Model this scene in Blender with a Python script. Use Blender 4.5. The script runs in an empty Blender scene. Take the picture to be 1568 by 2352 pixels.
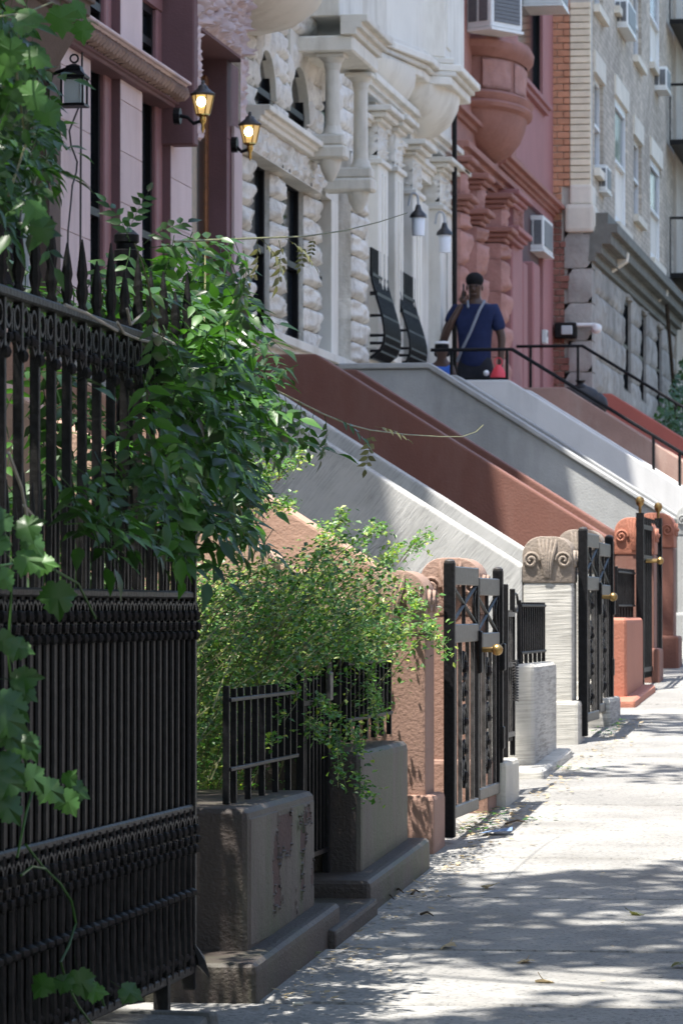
import bpy, bmesh, math, random
from math import sin, cos, tan, pi, radians, sqrt, atan2
from mathutils import Vector, Matrix, noise, Quaternion
random.seed(7)
R = random.Random(11)
S = bpy.context.scene
COL = S.collection

# ------------------------------------------------------------------ camera, sky, sun, exposure
FPX = 9500.0                      # focal length in pixels of a 1568 x 2352 survey of the picture
YAW = math.atan((2240-784)/FPX*cos(math.atan(224/FPX)))
PIT = math.atan(224/FPX)
GR = 0.03997                      # the street climbs 4 percent away from the camera
EYE = 1.6
cam_d = bpy.data.cameras.new('camera'); cam = bpy.data.objects.new('camera', cam_d); COL.objects.link(cam)
cam.location = (0, 0, EYE)
cam.rotation_euler = (pi/2+PIT, 0, YAW)
cam_d.sensor_fit = 'VERTICAL'; cam_d.sensor_height = 36; cam_d.sensor_width = 24
cam_d.lens = FPX/2352*36
cam_d.clip_start = 0.1; cam_d.clip_end = 2000
cam_d.dof.use_dof = True; cam_d.dof.focus_distance = 14.5; cam_d.dof.aperture_fstop = 14
S.camera = cam

SUN = Vector((0.165, 0.27, -1.0)).normalized()      # direction the sunlight travels
wd = bpy.data.worlds.new('World'); S.world = wd; wd.use_nodes = True
nt = wd.node_tree; nt.nodes.clear()
sk = nt.nodes.new('ShaderNodeTexSky'); sk.sky_type = 'NISHITA'; sk.sun_disc = False
sk.sun_elevation = math.asin(-SUN.z); sk.sun_rotation = math.atan2(-SUN.x, -SUN.y)
sk.air_density = 1.0; sk.dust_density = 1.6; sk.ozone_density = 1.0
bg = nt.nodes.new('ShaderNodeBackground'); bg.inputs[1].default_value = 0.15
wo = nt.nodes.new('ShaderNodeOutputWorld')
nt.links.new(sk.outputs[0], bg.inputs[0]); nt.links.new(bg.outputs[0], wo.inputs[0])
sl = bpy.data.lights.new('sun', 'SUN'); sl.energy = 5.0; sl.angle = radians(0.55); sl.color = (1.0, 0.955, 0.89)
so = bpy.data.objects.new('sun', sl); COL.objects.link(so); so.location = (0, 0, 30)
so.rotation_euler = SUN.to_track_quat('-Z', 'Y').to_euler()
S.view_settings.view_transform = 'Standard'; S.view_settings.look = 'None'
S.view_settings.gamma = 1.0; S.view_settings.use_curve_mapping = False
S.view_settings.exposure = 1.5
S.render.engine = 'CYCLES'
S.cycles.max_bounces = 8; S.cycles.diffuse_bounces = 4; S.cycles.transparent_max_bounces = 16

# ------------------------------------------------------------------ survey: picture point -> metres
def ray(px, py):
    F = Vector((-sin(YAW)*cos(PIT), cos(YAW)*cos(PIT), sin(PIT)))
    Rt = Vector((cos(YAW), sin(YAW), 0)); U = Rt.cross(F)
    return F*FPX + Rt*(px-784) + U*(1176-py)
def at(px, py, L):                # on the upright plane L metres left of the camera, parallel to the street
    d = ray(px, py); t = -L/d.x
    return Vector((-L, d.y*t, EYE+d.z*t))
def atD(px, py, D):               # on the upright plane D metres up the street, square to it
    d = ray(px, py); t = D/d.y
    return Vector((d.x*t, D, EYE+d.z*t))
def DX(px, L): return at(px, 1400, L).y
def ZX(px, py, L): return at(px, py, L).z
def G(D): return GR*D

# ------------------------------------------------------------------ materials
MATS = {}
def newmat(name):
    m = bpy.data.materials.new(name); m.use_nodes = True
    n = m.node_tree; b = n.nodes['Principled BSDF']; MATS[name] = m
    return m, n, b
def ramp(n, pts):
    r = n.nodes.new('ShaderNodeValToRGB'); e = r.color_ramp.elements
    while len(e) < len(pts): e.new(0.5)
    for k, (p, c) in enumerate(pts):
        e[k].position = p; e[k].color = (c[0], c[1], c[2], 1)
    return r
def stone(name, col, var=0.25, scale=3.0, rough=0.85, bump=0.3, fine=60.0, stretch=(1, 1, 1), stain=None, stain_amt=0.5, stain_scale=1.2, bump_mid=0.0, mid_scale=12.0, spec=0.3, speck=None):
    m, n, b = newmat(name)
    L = n.links.new
    geo = n.nodes.new('ShaderNodeNewGeometry')
    mp = n.nodes.new('ShaderNodeMapping'); mp.inputs['Scale'].default_value = stretch
    L(geo.outputs['Position'], mp.inputs[0])
    no = n.nodes.new('ShaderNodeTexNoise'); no.inputs['Scale'].default_value = scale; no.inputs['Detail'].default_value = 8; no.inputs['Roughness'].default_value = 0.65
    L(mp.outputs[0], no.inputs['Vector'])
    lo = [c*(1-var) for c in col]; hi = [min(1, c*(1+var)) for c in col]
    r = ramp(n, [(0.3, lo), (0.7, hi)]); L(no.outputs[0], r.inputs[0])
    out = r.outputs[0]
    # each piece of a wall is a little lighter or darker
    oi = n.nodes.new('ShaderNodeObjectInfo')
    mr = n.nodes.new('ShaderNodeMapRange'); mr.inputs[3].default_value = 0.93; mr.inputs[4].default_value = 1.07
    L(oi.outputs['Random'], mr.inputs[0])
    mu = n.nodes.new('ShaderNodeMix'); mu.data_type = 'RGBA'; mu.blend_type = 'MULTIPLY'; mu.inputs[0].default_value = 1
    L(out, mu.inputs[6]); L(mr.outputs[0], mu.inputs[7]); out = mu.outputs[2]
    if stain:
        n2 = n.nodes.new('ShaderNodeTexNoise'); n2.inputs['Scale'].default_value = stain_scale; n2.inputs['Detail'].default_value = 10; n2.inputs['Roughness'].default_value = 0.7
        mp2 = n.nodes.new('ShaderNodeMapping'); mp2.inputs['Scale'].default_value = (2.2, 2.2, 0.5); L(geo.outputs['Position'], mp2.inputs[0]); L(mp2.outputs[0], n2.inputs['Vector'])
        r2 = ramp(n, [(0.48, (0, 0, 0)), (0.68, (stain_amt,)*3)]); L(n2.outputs[0], r2.inputs[0])
        mx = n.nodes.new('ShaderNodeMix'); mx.data_type = 'RGBA'; L(r2.outputs[0], mx.inputs[0]); L(out, mx.inputs[6]); mx.inputs[7].default_value = (*stain, 1)
        out = mx.outputs[2]
    if speck:
        v = n.nodes.new('ShaderNodeTexNoise'); v.inputs['Scale'].default_value = speck[1]; v.inputs['Detail'].default_value = 3
        L(geo.outputs['Position'], v.inputs['Vector'])
        r3 = ramp(n, [(0.34, (speck[2],)*3), (0.44, (0, 0, 0))]); L(v.outputs[0], r3.inputs[0])
        mx = n.nodes.new('ShaderNodeMix'); mx.data_type = 'RGBA'; L(r3.outputs[0], mx.inputs[0]); L(out, mx.inputs[6]); mx.inputs[7].default_value = (*speck[0], 1)
        out = mx.outputs[2]
    L(out, b.inputs['Base Color'])
    b.inputs['Roughness'].default_value = rough; b.inputs['Specular IOR Level'].default_value = spec
    nf = n.nodes.new('ShaderNodeTexNoise'); nf.inputs['Scale'].default_value = fine; nf.inputs['Detail'].default_value = 6; L(mp.outputs[0], nf.inputs['Vector'])
    bp = n.nodes.new('ShaderNodeBump'); bp.inputs['Strength'].default_value = bump; bp.inputs['Distance'].default_value = 0.01
    L(nf.outputs[0], bp.inputs['Height'])
    last = bp
    if bump_mid:
        nm = n.nodes.new('ShaderNodeTexNoise'); nm.inputs['Scale'].default_value = mid_scale; nm.inputs['Detail'].default_value = 6; L(mp.outputs[0], nm.inputs['Vector'])
        b2 = n.nodes.new('ShaderNodeBump'); b2.inputs['Strength'].default_value = bump_mid; b2.inputs['Distance'].default_value = 0.04
        L(nm.outputs[0], b2.inputs['Height']); L(bp.outputs[0], b2.inputs['Normal']); last = b2
    L(last.outputs[0], b.inputs['Normal'])
    return m
def brushed(name, col, dark, ang=0.0, amt=0.5, scale=26.0, dist=7.0, big=1.6):
    """cement coat dragged with a brush: fine wavy strokes, cloudy stains"""
    m, n, b = newmat(name); L = n.links.new
    geo = n.nodes.new('ShaderNodeNewGeometry')
    mp = n.nodes.new('ShaderNodeMapping'); mp.inputs['Rotation'].default_value = (0, ang, 0); L(geo.outputs['Position'], mp.inputs[0])
    mp3 = n.nodes.new('ShaderNodeMapping'); mp3.inputs['Scale'].default_value = (2.0, 2.0, 40); L(mp.outputs[0], mp3.inputs[0])
    w = n.nodes.new('ShaderNodeTexNoise'); w.inputs['Scale'].default_value = scale/12; w.inputs['Detail'].default_value = 5; w.inputs['Roughness'].default_value = 0.6; w.inputs['Distortion'].default_value = 0.4
    L(mp3.outputs[0], w.inputs['Vector'])
    no = n.nodes.new('ShaderNodeTexNoise'); no.inputs['Scale'].default_value = big; no.inputs['Detail'].default_value = 9; no.inputs['Roughness'].default_value = 0.7; L(geo.outputs['Position'], no.inputs['Vector'])
    r1 = ramp(n, [(0.42, (amt,)*3), (0.56, (0, 0, 0))]); L(w.outputs[0], r1.inputs[0])
    r2 = ramp(n, [(0.40, (0.10,)*3), (0.64, (1.0,)*3)]); L(no.outputs[0], r2.inputs[0])
    mul = n.nodes.new('ShaderNodeMath'); mul.operation = 'MULTIPLY'; L(r1.outputs[0], mul.inputs[0]); L(r2.outputs[0], mul.inputs[1])
    mx = n.nodes.new('ShaderNodeMix'); mx.data_type = 'RGBA'; mx.inputs[6].default_value = (*col, 1); mx.inputs[7].default_value = (*dark, 1)
    L(mul.outputs[0], mx.inputs[0])
    r4 = ramp(n, [(0.35, (0.86,)*3), (0.7, (1.08,)*3)]); n4 = n.nodes.new('ShaderNodeTexNoise'); n4.inputs['Scale'].default_value = 4.5; n4.inputs['Detail'].default_value = 6
    L(geo.outputs['Position'], n4.inputs['Vector']); L(n4.outputs[0], r4.inputs[0])
    m4 = n.nodes.new('ShaderNodeMix'); m4.data_type = 'RGBA'; m4.blend_type = 'MULTIPLY'; m4.inputs[0].default_value = 1; L(mx.outputs[2], m4.inputs[6]); L(r4.outputs[0], m4.inputs[7])
    L(m4.outputs[2], b.inputs['Base Color']); b.inputs['Roughness'].default_value = 0.9; b.inputs['Specular IOR Level'].default_value = 0.2
    bp = n.nodes.new('ShaderNodeBump'); bp.inputs['Strength'].default_value = 0.5; bp.inputs['Distance'].default_value = 0.006
    L(w.outputs[0], bp.inputs['Height']); L(bp.outputs[0], b.inputs['Normal'])
    return m
def plain(name, col, rough=0.5, metal=0.0, bump=0.0, var=0.0, spec=0.5, scale=30, emis=None, es=0):
    m, n, b = newmat(name); L = n.links.new
    b.inputs['Base Color'].default_value = (*col, 1); b.inputs['Roughness'].default_value = rough
    b.inputs['Metallic'].default_value = metal; b.inputs['Specular IOR Level'].default_value = spec
    geo = n.nodes.new('ShaderNodeNewGeometry')
    no = n.nodes.new('ShaderNodeTexNoise'); no.inputs['Scale'].default_value = scale; no.inputs['Detail'].default_value = 6
    L(geo.outputs['Position'], no.inputs['Vector'])
    if var:
        r = ramp(n, [(0.3, [c*(1-var) for c in col]), (0.7, [min(1, c*(1+var)) for c in col])]); L(no.outputs[0], r.inputs[0]); L(r.outputs[0], b.inputs['Base Color'])
    if bump:
        bp = n.nodes.new('ShaderNodeBump'); bp.inputs['Strength'].default_value = bump; bp.inputs['Distance'].default_value = 0.004
        L(no.outputs[0], bp.inputs['Height']); L(bp.outputs[0], b.inputs['Normal'])
    if emis:
        b.inputs['Emission Color'].default_value = (*emis, 1); b.inputs['Emission Strength'].default_value = es
    return m
def leafmat(name, col, tr, var=0.35, rough=0.42, sunlit_tone=None):
    m, n, b = newmat(name); L = n.links.new
    geo = n.nodes.new('ShaderNodeNewGeometry'); oi = n.nodes.new('ShaderNodeObjectInfo')
    no = n.nodes.new('ShaderNodeTexNoise'); no.inputs['Scale'].default_value = 9; no.inputs['Detail'].default_value = 4
    L(geo.outputs['Position'], no.inputs['Vector'])
    wn = n.nodes.new('ShaderNodeMath'); wn.operation = 'MULTIPLY_ADD'; wn.inputs[1].default_value = 0.45
    try:
        L(geo.outputs['Random Per Island'], wn.inputs[0])
    except Exception:
        L(oi.outputs['Random'], wn.inputs[0])
    sc = n.nodes.new('ShaderNodeMath'); sc.operation = 'MULTIPLY'; sc.inputs[1].default_value = 0.6; L(no.outputs[0], sc.inputs[0]); L(sc.outputs[0], wn.inputs[2])
    lo = [c*(1-var) for c in col]; hi = [c*(1+var) for c in col]
    pts = [(0.25, lo), (0.6, hi)]
    if sunlit_tone: pts.append((0.78, sunlit_tone))
    r = ramp(n, pts); L(wn.outputs[0], r.inputs[0])
    L(r.outputs[0], b.inputs['Base Color']); b.inputs['Roughness'].default_value = rough; b.inputs['Specular IOR Level'].default_value = 0.4
    t = n.nodes.new('ShaderNodeBsdfTranslucent')
    mm = n.nodes.new('ShaderNodeMix'); mm.data_type = 'RGBA'; mm.blend_type = 'MULTIPLY'; mm.inputs[0].default_value = 1; mm.inputs[7].default_value = (*tr, 1)
    L(r.outputs[0], mm.inputs[6]); L(mm.outputs[2], t.inputs[0])
    ad = n.nodes.new('ShaderNodeMixShader'); ad.inputs[0].default_value = 0.30
    L(b.outputs[0], ad.inputs[1]); L(t.outputs[0], ad.inputs[2]); L(ad.outputs[0], n.nodes['Material Output'].inputs[0])
    return m

iron = plain('black_iron', (0.007, 0.007, 0.008), 0.48, 0.0, 0.5, 0.5, 0.16, 60)
iron_old = plain('old_painted_iron', (0.011, 0.0105, 0.010), 0.5, 0.0, 1.0, 0.5, 0.18, 38)
iron_grey = plain('weathered_iron', (0.055, 0.052, 0.050), 0.42, 0.3, 0.6, 0.5, 0.4, 40)
brass = plain('brass', (0.62, 0.42, 0.13), 0.25, 1.0, 0.1, 0.1)
glass_d = plain('dark_glass', (0.012, 0.015, 0.019), 0.10, 0, 0, 0, 0.3)
glass_m = plain('glass_with_blind', (0.10, 0.115, 0.13), 0.18, 0, 0, 0.25, 0.5, 6)
wood = plain('varnished_wood', (0.20, 0.085, 0.03), 0.35, 0, 0.3, 0.4, 0.5, 25)
pink = stone('pink_stone', (0.60, 0.48, 0.465), 0.06, 2.2, 0.8, 0.25, 90, stain=(0.42, 0.30, 0.28), stain_amt=0.4)
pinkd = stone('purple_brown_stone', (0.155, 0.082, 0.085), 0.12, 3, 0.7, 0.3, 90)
pinkf = stone('dull_red_frame_paint', (0.27, 0.135, 0.135), 0.1, 4, 0.6, 0.2, 60)
white = stone('white_limestone', (0.70, 0.66, 0.57), 0.08, 2.4, 0.85, 0.3, 70, stain=(0.40, 0.365, 0.29), stain_amt=0.55, stain_scale=1.7, bump_mid=0.15)
white_r = stone('rock_faced_limestone', (0.72, 0.68, 0.60), 0.14, 5, 0.9, 0.6, 50, stain=(0.28, 0.24, 0.18), stain_amt=0.7, stain_scale=3.5, bump_mid=0.6, mid_scale=9)  # the dark stain tone stands in for shade in the crevices
white_s = stone('smooth_cream_stone', (0.74, 0.70, 0.61), 0.05, 2, 0.8, 0.15, 60, stain=(0.42, 0.37, 0.28), stain_amt=0.6, stain_scale=1.0)
burg = stone('burgundy_paint', (0.36, 0.165, 0.155), 0.07, 2, 0.75, 0.2, 60)
burg_o = stone('red_sandstone', (0.33, 0.155, 0.12), 0.14, 3, 0.8, 0.4, 50, bump_mid=0.3)
burg_r = stone('rock_faced_sandstone', (0.42, 0.22, 0.18), 0.2, 4, 0.85, 0.6, 40, bump_mid=0.7, mid_scale=8)
tan_s = stone('tan_stucco', (0.38, 0.25, 0.185), 0.1, 2.5, 0.85, 0.3, 70, bump_mid=0.08, mid_scale=14)
tan_w = stone('pinkish_brown_stucco', (0.36, 0.235, 0.19), 0.2, 2, 0.85, 0.4, 60, stain=(0.45, 0.36, 0.3), stain_amt=0.6)
brown_s = stone('red_brown_paint', (0.170, 0.078, 0.058), 0.12, 1.6, 0.7, 0.25, 60, stain=(0.22, 0.13, 0.105), stain_amt=0.45, stain_scale=1.5)
orange_s = stone('orange_brown_paint', (0.33, 0.135, 0.088), 0.08, 2, 0.7, 0.35, 60, bump_mid=0.12)
red_s = stone('red_paint_stucco', (0.42, 0.125, 0.095), 0.08, 2, 0.7, 0.3, 60)
grey_c = brushed('brushed_grey_cement', (0.49, 0.485, 0.46), (0.12, 0.12, 0.118), ang=radians(50), amt=0.8, scale=60, big=1.1)
grey_n = brushed('wavy_trowelled_cement', (0.50, 0.485, 0.44), (0.17, 0.16, 0.145), ang=0.03, amt=0.75, scale=30)
grey_w = stone('weathered_grey_cement', (0.34, 0.345, 0.335), 0.2, 1.6, 0.85, 0.3, 60, stain=(0.2, 0.205, 0.2), stain_amt=0.6, stain_scale=1.1)
grey_l = stone('pale_grey_cement', (0.58, 0.575, 0.56), 0.08, 1.5, 0.8, 0.15, 60, stain=(0.4, 0.4, 0.39), stain_amt=0.5)
pier_s = stone('brown_painted_pier_stone', (0.043, 0.033, 0.028), 0.2, 5, 0.62, 0.5, 90, stain=(0.05, 0.06, 0.03), stain_amt=0.5, stain_scale=1.6, bump_mid=0.08, mid_scale=18, spec=0.4)
def peeled():
    """brown paint gone grey, green and flaky on the weather side of the wall"""
    m = stone('peeling_painted_stone', (0.043, 0.033, 0.028), 0.2, 5, 0.62, 0.4, 90, bump_mid=0.07, mid_scale=18, spec=0.4)
    n = m.node_tree; L = n.links.new; b = n.nodes['Principled BSDF']; src = b.inputs['Base Color'].links[0].from_socket; nsrc = b.inputs['Normal'].links[0].from_node
    geo = n.nodes.new('ShaderNodeNewGeometry'); mp = n.nodes.new('ShaderNodeMapping'); mp.inputs['Scale'].default_value = (1, 3.4, 1.0); L(geo.outputs['Position'], mp.inputs[0])
    sx = n.nodes.new('ShaderNodeSeparateXYZ'); L(geo.outputs['True Normal'], sx.inputs[0])
    gt = n.nodes.new('ShaderNodeMapRange'); gt.inputs[1].default_value = .3; gt.inputs[2].default_value = .9; L(sx.outputs[0], gt.inputs[0])
    def nz(scale, detail, lo, hi, off=0.0, mapping=mp):
        t = n.nodes.new('ShaderNodeTexNoise'); t.inputs['Scale'].default_value = scale; t.inputs['Detail'].default_value = detail; t.inputs['Roughness'].default_value = .6
        a = n.nodes.new('ShaderNodeVectorMath'); a.inputs[1].default_value = (off, off, off); L(mapping.outputs[0], a.inputs[0]); L(a.outputs[0], t.inputs['Vector'])
        r = n.nodes.new('ShaderNodeMapRange'); r.inputs[1].default_value = lo; r.inputs[2].default_value = hi; L(t.outputs[0], r.inputs[0]); return r.outputs[0]
    mp2 = n.nodes.new('ShaderNodeMapping'); mp2.inputs['Scale'].default_value = (1, 4.5, 1.3); L(geo.outputs['Position'], mp2.inputs[0])
    def mixc(fac, a, c):
        x = n.nodes.new('ShaderNodeMix'); x.data_type = 'RGBA'; L(fac, x.inputs[0]); L(a, x.inputs[6]); x.inputs[7].default_value = (*c, 1); return x.outputs[2]
    def mul(a, c):
        x = n.nodes.new('ShaderNodeMath'); x.operation = 'MULTIPLY'; L(a, x.inputs[0]); L(c, x.inputs[1]); return x.outputs[0]
    col = mixc(mul(gt.outputs[0], nz(2.6, 9, .30, .72, 3, mp2)), src, (0.085, 0.075, 0.062))
    col = mixc(mul(gt.outputs[0], nz(1.3, 6, .46, .66, 11, mp2)), col, (0.045, 0.058, 0.027))
    peel = nz(3.1, 5, .75, .80, 8.4)
    col = mixc(mul(gt.outputs[0], peel), col, (0.085, 0.050, 0.042))
    L(col, b.inputs['Base Color'])
    bp = n.nodes.new('ShaderNodeBump'); bp.inputs['Strength'].default_value = 1.0; bp.inputs['Distance'].default_value = .012; bp.invert = True
    L(mul(gt.outputs[0], nz(3.1, 5, .75, .80, 8.4)), bp.inputs['Height']); L(nsrc.outputs[0], bp.inputs['Normal']); L(bp.outputs[0], b.inputs['Normal'])
    return m
pier_p = peeled()
curb_s = stone('worn_bluestone', (0.13, 0.13, 0.12), 0.3, 5, 0.8, 0.8, 60, bump_mid=0.5, mid_scale=14)
newel_s = stone('warm_brown_newel_paint', (0.245, 0.15, 0.115), 0.1, 4, 0.75, 0.35, 70, bump_mid=0.06, mid_scale=30)
cap_g = stone('carved_grey_brown_stone', (0.24, 0.20, 0.165), 0.2, 6, 0.85, 0.5, 60)
cap_s = stone('carved_brownstone', (0.27, 0.18, 0.14), 0.14, 6, 0.8, 0.5, 60)
walk = stone('sidewalk_cement', (0.225, 0.22, 0.207), 0.24, 1.1, 0.88, 0.75, 70, stain=(0.13, 0.125, 0.115), stain_amt=0.6, stain_scale=0.9, bump_mid=0.12, mid_scale=30, speck=((0.10, 0.10, 0.095), 55, 0.75))
dirt = stone('joint_dirt', (0.02, 0.019, 0.016), 0.4, 8, 1, 0.8, 60)
asph = stone('asphalt', (0.055, 0.055, 0.057), 0.2, 3, 0.9, 0.6, 120)
kerb_m = stone('kerb_granite', (0.3, 0.3, 0.29), 0.15, 8, 0.85, 0.4, 80)
darkst = stone('sooty_brownstone', (0.115, 0.082, 0.066), 0.2, 3, 0.85, 0.4, 60)
brick_o = stone('orange_brick', (0.55, 0.27, 0.16), 0.2, 6, 0.9, 0.5, 60)
brick_c = stone('cream_brick', (0.82, 0.73, 0.54), 0.12, 6, 0.9, 0.4, 60)  # cream brick, paled further to stand in for direct sun
brick_shade = stone('shaded_orange_brick', (0.26, 0.115, 0.085), 0.3, 6, 0.9, 0.5, 60)  # the orange brick again, darkened for the shade low on the flank
mortar = stone('mortar', (0.55, 0.51, 0.44), 0.1, 6, 0.95, 0.5, 60)
grey_stone = stone('grey_base_stone', (0.36, 0.34, 0.30), 0.28, 2.5, 0.9, 0.6, 40, stain=(0.12, 0.115, 0.1), stain_amt=0.6, bump_mid=0.4)
lt_stone = stone('pale_trim_stone', (0.7, 0.65, 0.54), 0.1, 3, 0.85, 0.3, 50)
cornice_g = stone('grey_green_cornice', (0.17, 0.17, 0.145), 0.25, 4, 0.85, 0.4, 50)
white_p = plain('white_paint', (0.72, 0.72, 0.70), 0.45, 0, 0.1, 0.05)
ac_white = plain('air_conditioner_white', (0.74, 0.74, 0.70), 0.4, 0, 0.05, 0.06, 0.5, 5)
ac_dark = plain('air_conditioner_grille', (0.16, 0.165, 0.17), 0.5, 0.3, 0, 0.1)
rubber = plain('black_rubber', (0.015, 0.015, 0.016), 0.6)
leaf_v = leafmat('vine_leaf', (0.026, 0.062, 0.018), (1.6, 2.2, 0.5), .5, .36)
leaf_y = leafmat('young_vine_leaf', (0.045, 0.11, 0.024), (1.6, 2.0, 0.7))
leaf_b = leafmat('shrub_leaf', (0.052, 0.125, 0.03), (1.5, 1.9, 0.6), 0.65, 0.4, (0.30, 0.34, 0.07))  # last colour paints sun highlights onto some of the leaves
leaf_t = leafmat('street_tree_leaf', (0.05, 0.10, 0.03), (1.3, 1.6, 0.6))
leaf_dry = leafmat('dry_leaf', (0.34, 0.27, 0.16), (1, 1, 1), 0.4, 0.8)
leaf_pale = leafmat('brown_green_leaf', (0.13, 0.13, 0.06), (1.5, 1.5, 0.8))
stem_m = plain('green_brown_stem', (0.13, 0.13, 0.05), 0.6, 0, 0.2, 0.3)
bark = plain('bark', (0.06, 0.045, 0.032), 0.9, 0, 1.0, 0.4, 0.2, 20)
skin = plain('dark_skin', (0.070, 0.037, 0.025), 0.36, 0, 0.05, 0.1, 0.4)
navy = plain('navy_jersey', (0.017, 0.025, 0.070), 0.85, 0, 0.3, 0.15, 0.2, 20)
bluec = plain('bright_blue_jersey', (0.045, 0.13, 0.46), 0.8, 0, 0.3, 0.1, 0.2, 20)
trous = plain('charcoal_trousers', (0.022, 0.023, 0.028), 0.85, 0, 0.3, 0.2, 0.2, 20)
hairm = plain('black_hair', (0.008, 0.008, 0.009), 0.8, 0, 0.6, 0.2, 0.2, 200)
strapm = plain('grey_strap', (0.22, 0.24, 0.28), 0.7)
redp = plain('red_plastic', (0.7, 0.05, 0.07), 0.4)
whitec = plain('white_cloth', (0.8, 0.8, 0.8), 0.8)
lampg = plain('lit_amber_glass', (0.45, 0.30, 0.12), 0.2, 0, 0, 0, 0.5, 5, (1.0, 0.66, 0.25), 0.16)
bulb = plain('lit_bulb', (1, 0.9, 0.6), 0.3, 0, 0, 0, 0.5, 5, (1.0, 0.84, 0.45), 5.0)
frost = plain('frosted_glass', (0.8, 0.82, 0.84), 0.35)
clearg = plain('pale_lantern_glass', (0.5, 0.54, 0.53), 0.15)
cablem = plain('dark_cable', (0.03, 0.025, 0.025), 0.6)

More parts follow.
